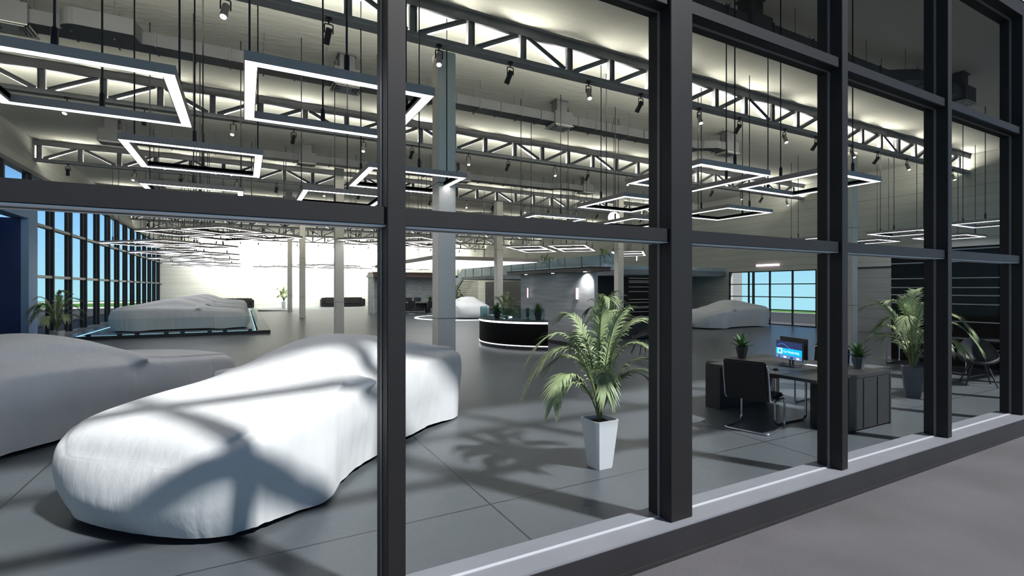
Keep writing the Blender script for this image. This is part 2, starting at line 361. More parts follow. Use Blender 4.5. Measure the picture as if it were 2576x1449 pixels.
# ---- outside ground
struct(MB().box(-40, 45, -12, 2.56, -.135, -.115).build('ground_front', M['pave']))
struct(MB().box(-8.5, XL - .3, 2.56, 59.8, -.135, -.115).build('ground_left', M['pave']))
struct(MB().box(-60, -8.5, 2.56, 59.8, -.20, -.13).build('road_left', M['asphalt']))
struct(MB().box(-90, 60, 59.8, 60.3, -.2, .0).build('kerb_left', M['kerb']))
struct(MB().box(-90, 60, 60.3, 76, -.2, -.04).build('lawn_left', M['grass']))
struct(MB().box(-90, 60, 76, 79, -.2, -.02).build('kerb_far', M['kerb']))
struct(MB().box(-90, 60, 79, 80.5, -.2, -.05).build('road_far', M['asphalt']))
struct(MB().box(-90, 60, 80.5, 84, -.2, -.02).build('path_far', M['kerb']))
struct(MB().box(-90, 60, 84, 90, -.2, -.02).build('lawn_far', M['grass']))
struct(MB().box(XR + .3, 26.6, 2.56, 50, -.135, -.115).build('ground_right', M['pave']))
struct(MB().box(26.6, 35, 2.56, 50, -.2, -.13).build('road_right', M['asphalt']))
struct(MB().box(35, 35.3, 2.56, 50, -.2, .0).build('kerb_right', M['kerb']))
struct(MB().box(35.3, 39.3, 2.56, 50, -.2, -.04).build('lawn_right', M['grass']))
struct(MB().box(XR + .3, 23.95, 18.02, 18.4, -.115, 4.5).build('wall_outside', M['cladg']))
struct(MB().box(24.9, 25.0, 18.0, 18.1, -.115, 4.0).build('trim_%d' % n_trim, M['frame'])); n_trim += 1

# ================================================================ columns
def column(x, y, top, label):
    t = thing('concrete_column', label, 'column', (x, y, 0), 0, 'square concrete columns')
    MB().box(0, .32, 0, .32, .04, top).build('shaft', M['column'], t, bevel=.012)
    MB().box(-.015, .335, -.015, .335, 0, .05).build('base_plate', M['column'], t)
    for z in (1.27, 3.6):
        MB().box(-.0015, .3215, -.0015, .3215, z, z + .012).build('joint_band', M['duct'], t)
    return t
column(2.93, 8.1, 5.88, 'tall pale concrete column standing just behind the large white covered car')
column(3.0, 19.45, 6.28, 'grey concrete column on the open floor right of the lit car platform')
column(3.0, 32.7, 5.88, 'darker concrete column standing second in line behind the first on open floor')
column(3.0, 42.1, 5.88, 'slim far concrete column in front of the bright wall beside a potted plant')
column(10.5, 21.0, 5.88, 'grey concrete column rising behind the curved reception desk')
column(15.25, 17.96, 5.88, 'pale concrete column at the corner of the glass-railed mezzanine')
column(15.98, 8.3, 5.88, 'tall pale concrete column on the right between dark frames and boarded wall')

# ================================================================ roof trusses
PITCH = 1.034; X0 = 5.55 - 11 * PITCH
chord_lo = MB().box(XL, XR, -.055, .04, 5.915, 6.0)
chord_up = MB().box(XL, XR, -.055, .055, 6.42, 6.52).box(XL, XR, -.03, .03, 6.52, 6.6)
def truss(k, ty):
    t = thing('roof_truss', '%s dark steel roof truss counted from the front windows, spanning the whole hall' % ('nearest' if k == 0 else ORD[k]), 'truss', (0, ty, 0), 0, 'steel roof trusses')
    if k == 0:
        lo = chord_lo.build('lower_chord', M['steel'], t); up = chord_up.build('upper_chord', M['steel'], t)
        p = MB().box(-.062, -.047, -.055, .045, 6.0, 6.42).box(.047, .062, -.055, .045, 6.0, 6.42).box(-.047, .047, -.01, .01, 6.0, 6.42)
        post = p.build('post', M['steel'], t)
        def diag(s):
            m = Matrix.Rotation(-s * math.atan2(.42, PITCH - .2), 4, 'Y'); L = math.hypot(.42, PITCH - .2) / 2
            b = MB()
            b.box(-L, L, -.045, .04, .03, .045, m=m); b.box(-L, L, -.045, .04, -.045, -.03, m=m); b.box(-L, L, -.01, .01, -.03, .03, m=m)
            return b
        dr = diag(1).build('diagonal', M['steel'], t); dl = diag(-1).build('diagonal', M['steel'], t)
        bar = MB().box(XL + .2, XR - .2, .055, .115, 5.93, 5.968).build('added_uplight_bar', M['lampbody'], t)  # unseen housing added to hold the linear uplights
        fla = MB().box(XL, XR, -.085, .13, 5.90, 5.915).build('bottom_flange', M['flangelight'], t); truss.fla = fla
        truss.parts = (lo, up, post, dr, dl); truss.bar = bar; first = True
    else: first = False
    lo, up, post, dr, dl = truss.parts
    def cp(o, x, z=0, reuse=None):
        c = o if reuse else o.copy()
        if not reuse: COL.objects.link(c)
        c.parent = t; c.location = (x, 0, z)
    if not first: cp(lo, 0); cp(up, 0); cp(truss.bar, 0); cp(truss.fla, 0)
    i = 0; x = X0; used = dict(p=False, r=False, l=False)
    while x < XR - .1:
        if x > XL + .08:
            cp(post, x, 0, first and not used['p']); used['p'] = True
            if x + PITCH < XR:
                # pattern of bays: / / \
                kind = 'l' if (i % 3) == 1 else 'r'
                cp(dl if kind == 'l' else dr, x + PITCH / 2, 6.21, first and not used[kind]); used[kind] = True
        x += PITCH; i += 1
for k, ty in enumerate(TRUSS_Y): truss(k, ty)

# ================================================================ spotlights
def make_spot(lit):
    t = thing('spotlight', '', 'spotlight')
    MB().tube([(0, 0, 5.90), (0, 0, 5.875)], .05, 14).build('mount', M['rod'], t)
    MB().tube([(0, 0, 5.88), (0, 0, 5.81)], .012, 8).build('stem', M['rod'], t)
    y = MB(); y.tube(fillet([(-.062, 0, 5.67), (-.062, 0, 5.81), (.062, 0, 5.81), (.062, 0, 5.67)], .02, 3), .010, 6).build('yoke', M['rod'], t, smooth=True)
    a = (math.radians(-24) if lit else math.radians(34))      # lit ones lean toward the facade
    m = Matrix.Translation((0, 0, 5.70)) @ Matrix.Rotation(a, 4, 'X') @ Matrix.Rotation(math.radians(8), 4, 'Y')
    ax = m.to_3x3() @ Vector((0, 0, -1)); c0 = m.translation
    MB().tube([c0 - ax * .05, c0 - ax * .04, c0 + ax * .115, c0 + ax * .118, c0 + ax * .185], [.038, .047, .047, .050, .050], 18).build('lamp_housing', M['lampbody'] if lit else M['black'], t, smooth=True)
    MB().tube([c0 + ax * .186, c0 + ax * .189], [.041, .041], 18).build('lens', M['lens'] if lit else M['rod'], t)
    return t
sp_l, sp_d = make_spot(True), make_spot(False); ul = ud = False
for k, ty in enumerate(TRUSS_Y):
    n = 0
    lst = sorted([(-.22 + 3.125 * j, 1) for j in range(-1, 8)] + [(1.14 + 3.13 * j, 0) for j in range(-2, 8)])
    for x, lit in lst:
        if x < XL + .2 or x > XR - .1: continue
        lab = '%s spotlight hung under the %s roof truss, %s along from the left wall' % ('grey lit' if lit else 'black turned-away', ORD[k] if k else 'front', 'first' if n == 0 else ORD[n])
        if lit: place(sp_l, ul, (x, ty, 0), 0, lab, 'spotlights under the trusses'); ul = True
        else: place(sp_d, ud, (x, ty, 0), 0, lab, 'spotlights under the trusses'); ud = True
        n += 1

# ================================================================ air ducts
def duct(y, x0, xj, x1, vents, label, jog=-.32, xmin_bulge=None):
    t = thing('air_duct', label, 'duct', (0, y, 0), 0, 'rectangular metal air ducts under the ceiling')
    w = .19; z0, z1 = 5.98, 6.20
    b = MB(); path = [(x0, 0), (xj - .25, 0), (xj + .25, jog), (x1, jog)]
    poly = [(px, py - w) for px, py in path] + [(px, py + w) for px, py in reversed(path)]
    b.prism(poly, z0, z1)
    b.build('duct_body', M['duct'], t)
    fl = MB().box(-.012, .012, -w - .018, w + .018, z0 - .018, z1 + .018).build('flange', M['duct'], t)
    st = MB().box(-.012, .012, -w - .03, w + .03, z0 - .03, z0 - .012); st.tube([(0, -w - .022, z0 - .03), (0, -w - .022, ZC)], .005, 5, False); st.tube([(0, w + .022, z0 - .03), (0, w + .022, ZC)], .005, 5, False)
    st = st.build('hanger', M['duct'], t)
    first = [True, True]
    x = x0 + .02; i = 0
    while x <= x1:
        yy = 0 if x < xj - .25 else (jog if x > xj + .25 else jog * (x - xj + .25) / .5)
        o = fl if i % 2 == 0 else st; q = i % 2
        if first[q]: first[q] = False
        else: o = o.copy(); COL.objects.link(o); o.parent = t
        o.location = (x, yy, 0); x += .56; i += 1
    for vx in vents:
        yy = 0 if vx < xj else jog
        v = MB().box(vx - .27, vx + .27, yy - .23, yy + .23, 5.93, 6.27).build('vent_box', M['duct'], t, bevel=.008)
        MB().box(vx - .15, vx + .15, yy - .13, yy + .13, 6.27, ZC).box(vx - .18, vx + .18, yy - .16, yy + .16, 6.56, ZC).build('riser', M['duct'], v)
        g = MB()
        for r in (0, .045, .09, .135):
            a, c = .29 - r, .25 - r; zt = 5.93 - .012 * (r > 0) - .004
            g.box(vx - a, vx + a, yy - c, yy - c + .018, zt - .02, zt).box(vx - a, vx + a, yy + c - .018, yy + c, zt - .02, zt)
            g.box(vx - a, vx - a + .018, yy - c, yy + c, zt - .02, zt).box(vx + a - .018, vx + a, yy - c, yy + c, zt - .02, zt)
        g.box(vx - .11, vx + .11, yy - .08, yy + .08, 5.908, 5.914)
        g.build('grille', M['ceiling'], v)
    return t
duct(5.45, 4.4, 11.7, 14.4, [7.45, 14.15], 'near grey air duct crossing top right above the window head with square vents')
d = duct(10.71, -3.6, 12.2, 13.3, [-3.25, 1.87, 7.14, 13.1], 'long grey air duct between the front and second roof trusses')
# rounded offset fitting and drum seen on that duct near its left end
b = MB(); pl_ = []
for j in range(13):
    a = PI / 2 + PI * j / 12; pl_.append((-2.30 + .28 * math.cos(a), -.28 + .22 * math.sin(a)))
pl_ += [(-1.6, -.50), (-1.5, -.06)]
b.prism(pl_, 5.97, 6.24).build('offset_fitting', M['duct'], d)
duct(17.9, -3.6, 11.6, 13.3, [-3.3, 1.85, 7.44, 13.08], 'long grey air duct between the second and third roof trusses')
duct(26.8, -3.6, 11.9, 13.3, [-3.3, 1.96, 7.4, 13.1], 'long grey air duct between the third and fourth roof trusses')
duct(34.0, -3.6, 11.9, 13.3, [-3.3, 1.96, 7.4, 13.1], 'far grey air duct behind the fourth roof truss')

# ================================================================ square LED pendants
def make_pendant():
    t = thing('square_pendant', '', 'pendant lamp')
    a, s = .765, .085
    def ring(o, i, z0, z1):
        b = MB(); b.box(-o, o, -o, -i, z0, z1).box(-o, o, i, o, z0, z1).box(-o, -i, -i, i, z0, z1).box(i, o, -i, i, z0, z1); return b
    fr = ring(a, a - s - .012, 3.572, 3.625)
    fr = fr.box(-a - .004, a + .004, -a - .004, -a + .004, 3.551, 3.628).box(-a - .004, a + .004, a - .004, a + .004, 3.551, 3.628).box(-a - .004, -a + .004, -a + .004, a - .004, 3.551, 3.628).box(a - .004, a + .004, -a + .004, a - .004, 3.551, 3.628)
    i = a - s - .010
    fr.box(-i, i, -i - .006, -i + .002, 3.551, 3.625).box(-i, i, i - .002, i + .006, 3.551, 3.625).box(-i - .006, -i + .002, -i, i, 3.551, 3.625).box(i - .002, i + .006, -i, i, 3.551, 3.625)
    fr.build('lamp_frame', M['lampbody'], t)
    ring(a - .006, a - s - .003, 3.5515, 3.571).build('light_strip', M['led'], t)
    m = a - s / 2
    for px, py in ((0, -m), (m, 0), (0, m), (-m, 0)):
        r = MB().tube([(px, py, 3.62), (px, py, ZC)], .0095, 8).build('rod', M['rod'], t, smooth=True)
        MB().tube([(px, py, 3.62), (px, py, 3.76), (px, py, 3.785)], [.024, .024, .0098], 10).build('rod_cap', M['rod'], r, smooth=True)
    return t
pend = make_pendant(); up_ = False
A = [(-1.26, 5.69, 'left'), (.77, 5.11, 'nearest'), (-.54, 8.12, 'middle left'), (2.36, 8.10, 'right'), (-.77, 11.05, 'rear left'), (1.70, 10.35, 'rear right')]
for dx, cl in ((0, 'straight-set cluster behind the left frame bay'), (7.70, 'straight-set cluster seen around the wide pillar'), (19.27, 'straight-set cluster near the right boarded wall')):
    for x, y, q in A:
        place(pend, up_, (x + dx, y, 0), 0, 'square white LED pendant, %s one of the %s' % (q, cl), 'square LED pendants, straight-set'); up_ = True
B = [(-.57, 19.0, 'behind the second truss on the left'), (5.4, 19.0, 'in the middle behind the tall near column'), (12.25, 18.9, 'above the reception block'), (18.15, 19.1, 'beyond the mezzanine column'),
     (-2.6, 24.7, 'above the near platform car'), (-2.6, 30.5, 'above the second platform car'), (-2.6, 36.2, 'above the third platform car'), (-2.6, 42.1, 'above the fourth platform car'), (-2.6, 47.4, 'by the back left corner'),
     (6.07, 42.2, 'over the far sofa'), (11.8, 42.2, 'behind the glowing ceiling panel'), (3.1, 47.4, 'before the bright back wall left'), (8.2, 47.4, 'before the bright back wall middle'), (13.8, 47.4, 'before the bright back wall right')]
for cx, cy, cl in B:
    for dx, dy, q in ((0, -1.32, 'front'), (-1.32, 0, 'left'), (1.32, 0, 'right'), (0, 1.32, 'rear')):
        place(pend, up_, (cx + dx, cy + dy, 0), PI / 4, 'diagonal square LED pendant, %s of the four %s' % (q, cl), 'square LED pendants, diagonal-set')

# hanging glowing globe
g = thing('globe_lamp', 'small round glowing globe lamp shining just above the window rail', 'lamp', (9.17, 11, 0))
b = MB()
for i in range(13):
    for j in range(20): pass
me = bpy.data.meshes.new('globe'); bm = bmesh.new(); bmesh.ops.create_uvsphere(bm, u_segments=24, v_segments=14, radius=.155); bm.to_mesh(me); bm.free()
for p in me.polygons: p.use_smooth = True
me.materials.append(M['orb']); o = bpy.data.objects.new('globe', me); COL.objects.link(o); o.parent = g; o.location = (0, 0, 3.785)
MB().tube([(0, 0, 3.89), (0, 0, ZC)], .008, 6).build('rod', M['rod'], g)

# big glowing ceiling panel over the turntable
g = thing('light_panel', 'huge flat suspended ceiling panel with a glowing white underside', 'light panel', (10.5, 27.6, 0))
MB().box(-2.85, 2.85, -5.7, 5.7, 3.12, 3.30).build('panel_frame', M['lampbody'], g)
MB().box(-2.79, 2.79, -5.64, 5.64, 3.108, 3.118).build('diffuser', mat('panel_glow', (.9, .9, .9), .5, emit=(1, 1, .98), estr=1.6), g)
for px in (-2.4, 0, 2.4):
    for py in (-5.2, 0, 5.2): MB().tube([(px, py, 3.3), (px, py, ZC)], .012, 6).build('rod', M['rod'], g)
CAR1 = (.84, 6.12, 46); CAR2 = (-2.25, 8.40, 226)

# ================================================================ covered cars
H_ = [(0, .565), (.03, .645), (.10, .72), (.25, .77), (.6, .80), (1.05, .835), (1.35, .875), (1.65, .975), (2.05, 1.145), (2.45, 1.235), (2.85, 1.215), (3.25, 1.14), (3.7, 1.04), (4.1, .97), (4.35, .92), (4.5, .86), (4.57, .80), (4.6, .73)]
S_ = [(0, .535), (.03, .59), (.10, .62), (.25, .68), (.8, .75), (1.4, .78), (2.4, .82), (3.4, .86), (4.1, .85), (4.35, .80), (4.5, .74), (4.57, .68), (4.6, .62)]
W_ = [(0, .66), (.03, .74), (.10, .83), (.25, .91), (.5, .97), (.9, 1.0), (1.6, .95), (2.4, .94), (3.1, .98), (3.7, 1.02), (4.1, .97), (4.35, .88), (4.5, .78), (4.57, .70), (4.6, .64)]
G_ = [(0, .80), (1.0, .84), (1.4, .80), (1.9, .64), (2.4, .57), (2.9, .59), (3.4, .68), (3.9, .80), (4.6, .82)]   # half width of the upper body / shoulder
LC = 4.6
def wheel_at(x): return math.exp(-((x - .92) / .30) ** 2) + math.exp(-((x - 3.70) / .32) ** 2)
def car_mesh(seed, fine=True):
    rnd = random.Random(seed); NS = 150 if fine else 90; NP = 30 if fine else 20
    xs = []
    for i in range(NS + 1):
        t = i / NS; xs.append(LC * (.5 - .5 * math.cos(PI * t)) * .80 + LC * t * .20)
    ph = [rnd.uniform(0, 6.28) for _ in range(12)]
    rows = []
    for x in xs:
        h = catmull(H_, x); s = min(catmull(S_, x), h * .94); wd = catmull(W_, x); gk = catmull(G_, x) * wd
        wheel = math.exp(-((x - .92) / .30) ** 2) + math.exp(-((x - 3.70) / .32) ** 2)
        hem = .02 + .035 * (1 - min(1, wheel)) * min(1, h / .4)
        half = []
        # control points of the half section (lateral, height), from hem to ridge
        C = [(wd - .07 + .09 * wheel, min(hem, h * .5)), (wd - .045 + .075 * wheel, s * .33 + hem * .4), (wd - .01 + .02 * wheel, s * .66), (wd - .02, s * .93), (wd * .93, s + (h - s) * .10), (gk + (wd * .93 - gk) * .35, s + (h - s) * .36), (gk, s + (h - s) * .74), (gk * .62, s + (h - s) * .95), (0, h)]
        for j in range(NP + 1):
            u = j / NP * (len(C) - 1); k = min(int(u), len(C) - 2); t = u - k
            p0 = C[max(k - 1, 0)]; p1 = C[k]; p2 = C[k + 1]; p3 = C[k + 2] if k + 2 < len(C) else (-C[k][0], C[k][1])
            q = [.5 * ((2 * p1[a]) + (-p0[a] + p2[a]) * t + (2 * p0[a] - 5 * p1[a] + 4 * p2[a] - p3[a]) * t * t + (-p0[a] + 3 * p1[a] - 3 * p2[a] + p3[a]) * t ** 3) for a in (0, 1)]
            half.append([max(0, q[0]) if j < NP else 0, max(.008, q[1])])
        rows.append((x, h, s, wd, half))
    verts = []; n2 = 2 * NP + 1
    for x, h, s, wd, half in rows:
        for side in (1, -1):
            rng = range(NP + 1) if side == 1 else range(NP - 1, -1, -1)
            for j in rng:
                l, z = half[j]; u = j / NP
                # mirror lumps under the cloth
                d = math.exp(-((x - 1.72) / .085) ** 2 - ((z - .86) / .055) ** 2)
                m = .23 * d if u < .85 else 0
                d2 = math.exp(-((x - 1.80) / .20) ** 2 - ((z - .72) / .12) ** 2) * (.03 if u < .8 else 0)
                # vertical folds growing toward the hem
                fall = max(0, 1 - z / max(.35, s)) ; ef = math.exp(-(x / .30) ** 2); er = math.exp(-((LC - x) / .30) ** 2); endw = max(ef, er)
                a = x * 1.0 + l * side * endw
                fold = (math.sin(a * 23 + ph[0] + 2 * z) * .5 + math.sin(a * 41 + ph[1] - 3 * z) * .3 + math.sin(a * 13 + ph[2]) * .6)
                amp = (.008 * fall ** .7 + .002) * (1 - .5 * min(1, wheel_at(x)))
                if z > s: amp = .001
                lx = l + m - d2 + fold * amp
                zr = z / .5
                xx = x + fold * amp * endw * (-1 if x < 2.2 else 1)
                # the ends bulge at bumper height and tuck in toward the floor
                xx += ef * (.09 * max(0, 1 - zr) ** 1.3 - .04 * math.sin(PI * min(1, z / .62))) - er * (.12 * max(0, 1 - zr) ** 1.3 - .04 * math.sin(PI * min(1, z / .72)))
                zz = z + m * .12
                if z > s * .95: zz += .004 * math.sin(x * 5 + ph[3]) * math.sin(l * 7 + ph[4])
                verts.append((xx - 2.3, lx * side, zz))
    faces = []
    for i in range(len(rows) - 1):
        for j in range(n2 - 1):
            a = i * n2 + j; faces.append((a, a + 1, a + n2 + 1, a + n2))
    nv = len(rows)
    # close both ends with a bulging panel of cloth woven across from side to side
    Q = 16
    for base, sgn in ((0, -1), ((nv - 1) * n2, 1)):
        ht = verts[base + NP][2]; grid = []
        for j in range(NP + 1):
            A_, B_ = verts[base + j], verts[base + n2 - 1 - j]; row = []
            for q in range(Q + 1):
                t = q / Q
                if q == 0: row.append(base + j); continue
                if q == Q: row.append(base + n2 - 1 - j); continue
                bl = math.sin(PI * t) ** .7 * math.sin(PI * min(1, .14 + .86 * A_[2] / ht)) * .10
                fo = .004 * math.sin(t * 37 + ph[5]) + .003 * math.sin(t * 61 + ph[6] + A_[2] * 4)
                row.append(len(verts)); verts.append((A_[0] + (B_[0] - A_[0]) * t + sgn * (bl + fo * math.sin(PI * t) * (1 - A_[2] / ht)), A_[1] + (B_[1] - A_[1]) * t, A_[2]))
            grid.append(row)
        for j in range(NP):
            for q in range(Q): faces.append((grid[j][q], grid[j][q + 1], grid[j + 1][q + 1], grid[j + 1][q]))
    me = bpy.data.meshes.new('covered_car'); me.from_pydata(verts, [], faces)
    bm = bmesh.new(); bm.from_mesh(me); bmesh.ops.remove_doubles(bm, verts=bm.verts, dist=.0006)
    for _ in range(7):
        bmesh.ops.smooth_vert(bm, verts=[v for v in bm.verts if abs(v.co.x) > 2.13 and v.co.z > .30], factor=.5, use_axis_x=True, use_axis_y=True, use_axis_z=True)
    bmesh.ops.recalc_face_normals(bm, faces=bm.faces); bm.to_mesh(me); bm.free()
    me.materials.append(M['cloth'])
    for p in me.polygons: p.use_smooth = True
    return me
cm1, cm2 = car_mesh(3), car_mesh(8, False)
def car(me, x, y, z, rz, label, s=1.0):
    o = bpy.data.objects.new('covered_car', me); COL.objects.link(o); o.location = (x, y, z); o.rotation_euler = (0, 0, rz); o.scale = (s, s, s)
    return tag(o, label, 'covered car', 'cars under white cloth covers')
car(cm1, CAR1[0], CAR1[1], 0, math.radians(CAR1[2]), 'large white cloth covered car in front, sunlit with window shadows across its nose')
car(cm1, CAR2[0], CAR2[1], 0, math.radians(CAR2[2]), 'grey shaded cloth covered car at the left edge behind the sunlit car')
for k, y in enumerate((24.3, 30.15, 36.0, 41.85)):
    car(cm2, -2.15, y, .14, PI, '%s cloth covered car in the row on the glass-edged platform' % ORD[k])
car(cm2, 12.35, 28.7, .02, math.radians(76), 'bright white cloth covered car on the ringed turntable behind reception')
car(cm2, 19.9, 15.85, 0, math.radians(2), 'dull grey cloth covered car parked before the right window')

# ================================================================ platform with glass rail
pt = thing('display_platform', 'long low display platform with glowing edge strips under the row of covered cars', 'platform', (0, 0, 0))
MB().box(-5.5, .92, 22.0, 46.2, .0, .12).build('deck', M['platform'], pt)
MB().box(-5.52, .94, 21.98, 46.22, .015, .105).box(-5.52, .94, 21.98, 22.1, .105, .128).build('skirt', M['black'], pt)
b = MB()
for y in range(24, 46, 2): b.box(-5.0, .5, y, y + .02, .1205, .1225)
b.box(-2.3, -2.28, 22.2, 46, .1205, .1225); b.build('deck_seams', M['bead'], pt)
MB().box(-5.0, .42, 22.12, 22.15, .121, .135).box(.40, .43, 22.12, 46, .121, .135).box(-5.06, -5.0, 22.12, 46, .121, .135).build('edge_light', M['ledcyan'], pt)
rp_ = MB().quad([(.92, 42.9, .0), (3.7, 42.9, 0), (3.7, 46, 0), (.92, 46, 0)]).extr([(.92, 0), (3.8, 0), (.92, .12)], 42.9, 46.0, 1)
rp_.build('ramp', M['platform'], pt)
gp = [(-5.0 + 1.36 * k, 22.05) for k in range(4)]
gr = None
for k in range(4):
    g = MB().box(-5.0 + 1.36 * k, -5.0 + 1.36 * k + 1.33, 22.06, 22.072, .13, .70).build('glass_panel', M['edge_glass'], pt)
    for q in (.22, 1.08): MB().box(-5.0 + 1.36 * k + q, -5.0 + 1.36 * k + q + .14, 22.03, 22.10, .128, .20).build('clamp', M['rod'], g)
for k in range(12):
    g = MB().box(.46, .472, 22.2 + 1.6 * k, 22.2 + 1.6 * k + 1.57, .13, .70).build('glass_panel', M['edge_glass'], pt)
    for q in (.3, 1.2): MB().box(.43, .50, 22.2 + 1.6 * k + q, 22.2 + 1.6 * k + q + .1, .12, .18).build('clamp', M['rod'], g)

# turntable ring
tt = thing('turntable', 'round floor turntable with a thin glowing white ring around the covered car', 'turntable', (11.9, 28.35, 0))
n = 64
MB().prism([(2.8 * math.cos(2 * PI * k / n), 2.8 * math.sin(2 * PI * k / n)) for k in range(n)], .001, .018).build('disc', M['platform'], tt)
b = MB()
for k in range(n):
    a0, a1 = 2 * PI * k / n, 2 * PI * (k + 1) / n
    b.prism([(2.8 * math.cos(a0), 2.8 * math.sin(a0)), (2.98 * math.cos(a0), 2.98 * math.sin(a0)), (2.98 * math.cos(a1), 2.98 * math.sin(a1)), (2.8 * math.cos(a1), 2.8 * math.sin(a1))], .001, .022)
b.build('ring_light', M['ledstrip'], tt)

# ================================================================ plants
def blade(b, base, d, n, L, wd, droop, seg=3):
    """tapered leaf blade; d direction, n up-ish normal"""
    side = d.cross(n).normalized(); P = []
    for k in range(seg + 1):
        t = k / seg; c = base + d * (L * t) - Vector((0, 0, 1)) * (droop * L * t * t)
        wv = wd * (math.sin(PI * min(1, .12 + t * .88)) ** .6 if t < 1 else 0) * (1 - .55 * t)
        P.append((c - side * wv, c + side * wv))
    for k in range(seg):
        i = len(b.v)
        if k < seg - 1: b.v += [tuple(P[k][0]), tuple(P[k][1]), tuple(P[k + 1][1]), tuple(P[k + 1][0])]; b.f.append((i, i + 1, i + 2, i + 3))
        else: b.v += [tuple(P[k][0]), tuple(P[k][1]), tuple((P[k + 1][0] + P[k + 1][1]) / 2)]; b.f.append((i, i + 1, i + 2))
def bez(P, t):
    P = [Vector(p) for p in P]
    while len(P) > 1: P = [P[i] * (1 - t) + P[i + 1] * t for i in range(len(P) - 1)]
    return P[0]
# fronds in the first palm's own frame: r to the viewer's right, f away, z up
FR = [[(0, 0, .45), (-.06, .0, 1.0), (-.25, -.02, 1.52), (-.50, -.05, 1.44), (-.70, -.06, 1.12)],
      [(0, 0, .45), (-.05, -.05, .9), (-.22, -.12, 1.42), (-.50, -.2, 1.34), (-.74, -.24, .86)],
      [(0, 0, .45), (-.05, -.02, .8), (-.12, .1, 1.22), (-.34, .2, 1.16), (-.50, .3, .96)],
      [(0, 0, .45), (-.01, .04, 1.0), (.0, .06, 1.45), (.02, -.02, 1.80), (.05, -.25, 1.70)],
      [(0, 0, .45), (.0, -.08, .8), (-.01, -.2, 1.12), (-.02, -.38, 1.08), (-.03, -.50, .86)],
      [(0, 0, .45), (.06, .02, 1.0), (.18, .05, 1.50), (.40, .08, 1.58), (.66, .1, 1.42)],
      [(0, 0, .45), (.06, .0, .9), (.16, -.03, 1.34), (.36, -.08, 1.36), (.50, -.12, 1.12)],
      [(0, 0, .45), (.06, -.02, .8), (.16, -.08, 1.08), (.40, -.14, 1.24), (.62, -.2, 1.02)],
      [(0, 0, .45), (.06, .04, .7), (.20, .05, .96), (.40, .05, 1.10), (.66, .05, .84)],
      [(0, 0, .45), (.05, .06, .8), (.12, .18, 1.2), (.20, .32, 1.5), (.36, .48, 1.56)],
      [(0, 0, .45), (-.02, .08, .9), (-.08, .25, 1.4), (-.12, .5, 1.45), (-.15, .75, 1.15)],
      [(0, 0, .45), (.02, .03, .9), (.04, .0, 1.3), (.1, .1, 1.62), (.2, .35, 1.55)],
      [(0, 0, .45), (-.08, .02, .8), (-.3, .0, 1.1), (-.44, -.3, 1.0), (-.5, -.45, .75)],
      [(0, 0, .45), (.03, -.02, .8), (.05, -.05, 1.25), (.12, -.1, 1.55), (.22, -.22, 1.60)],
      [(0, 0, .45), (-.03, .05, .8), (-.08, .1, 1.3), (-.2, .2, 1.62), (-.34, .35, 1.5)],
      [(0, 0, .45), (.05, .02, .65), (.13, .02, .9), (.26, .0, 1.02), (.42, -.06, .93)],
      [(0, 0, .45), (-.05, -.02, .65), (-.13, -.04, .85), (-.26, -.1, .95), (-.38, -.14, .80)]]
def palm_mesh():
    lv, st = MB(), MB(); rnd = random.Random(4)
    for F in FR:
        Fp = [(a, b_, z) for a, b_, z in F]
        pts = [bez(Fp, t / 12) for t in range(13)]
        st.tube(pts, [.011 - .009 * k / 12 for k in range(13)], 5)
        N = 34
        for k in range(N):
            t = .30 + .70 * k / (N - 1); p = bez(Fp, t); d = (bez(Fp, min(1, t + .02)) - bez(Fp, t - .02)).normalized()
            up = Vector((0, 0, 1)); sd_ = d.cross(up)
            if sd_.length < .15: sd_ = d.cross(Vector((0, 1, 0)))
            sd_.normalize(); nrm = sd_.cross(d).normalized()
            env = math.sin(PI * min(1, (k + 3) / (N + 5))) ** .7
            for s in (1, -1):
                dd = (sd_ * s * (.75 - .35 * t) + d * (.55 + .5 * t) + nrm * .18).normalized()
                dd = (dd + Vector((rnd.uniform(-.07, .07), rnd.uniform(-.07, .07), rnd.uniform(-.09, .05)))).normalized()
                blade(lv, p, dd, nrm, (.10 + .15 * env) * rnd.uniform(.88, 1.08), .0125, .38 + rnd.uniform(0, .25))
    return lv, st
plv, pst = palm_mesh()
def make_palm():
    t = thing('potted_palm', '', 'plant')
    hb, ht, H = .095, .145, .485
    b = MB(); lv = []
    for z, r in ((0, hb), (.02, hb + .004), (H - .0, ht), (H, ht - .018), (H - .05, ht - .022)):
        ring = []; q = r * .18
        for sx, sy in ((-1, -1), (1, -1), (1, 1), (-1, 1)):
            a = (sx * r, sy * (r - q)) if sx * sy > 0 else (sx * (r - q), sy * r)
            c = (sx * (r - q), sy * r) if sx * sy > 0 else (sx * r, sy * (r - q))
            ring += [a, c]
        lv.append([(x, y, z) for x, y in ring])
    i0 = len(b.v)
    for L in lv: b.v += L
    for k in range(len(lv) - 1): b.f += [(k * 8 + j, k * 8 + (j + 1) % 8, k * 8 + 8 + (j + 1) % 8, k * 8 + 8 + j) for j in range(8)]
    b.f.append(tuple(reversed(range(8)))); b.build('pot', M['potw'], t, smooth=True, angle=35)
    MB().box(-ht + .03, ht - .03, -ht + .03, ht - .03, H - .07, H - .04).build('soil', M['soil'], t)
    st = pst.build('stems', M['stem'], t, smooth=True); lf = plv.build('fronds', M['leaf'], t)
    for o in (st, lf): o.rotation_euler = (0, 0, -TH)
    return t
palm = make_palm(); pu = False
def pp(x, y, z, rz, s, label):
    global pu
    o = place(palm, pu, (x, y, z), rz, label, 'potted palms'); o.scale = (s, s, s); pu = True; return o
pp(3.17, 4.02, 0, 0, 1.0, 'large bright green potted palm in a pale tapered pot near the front glass')
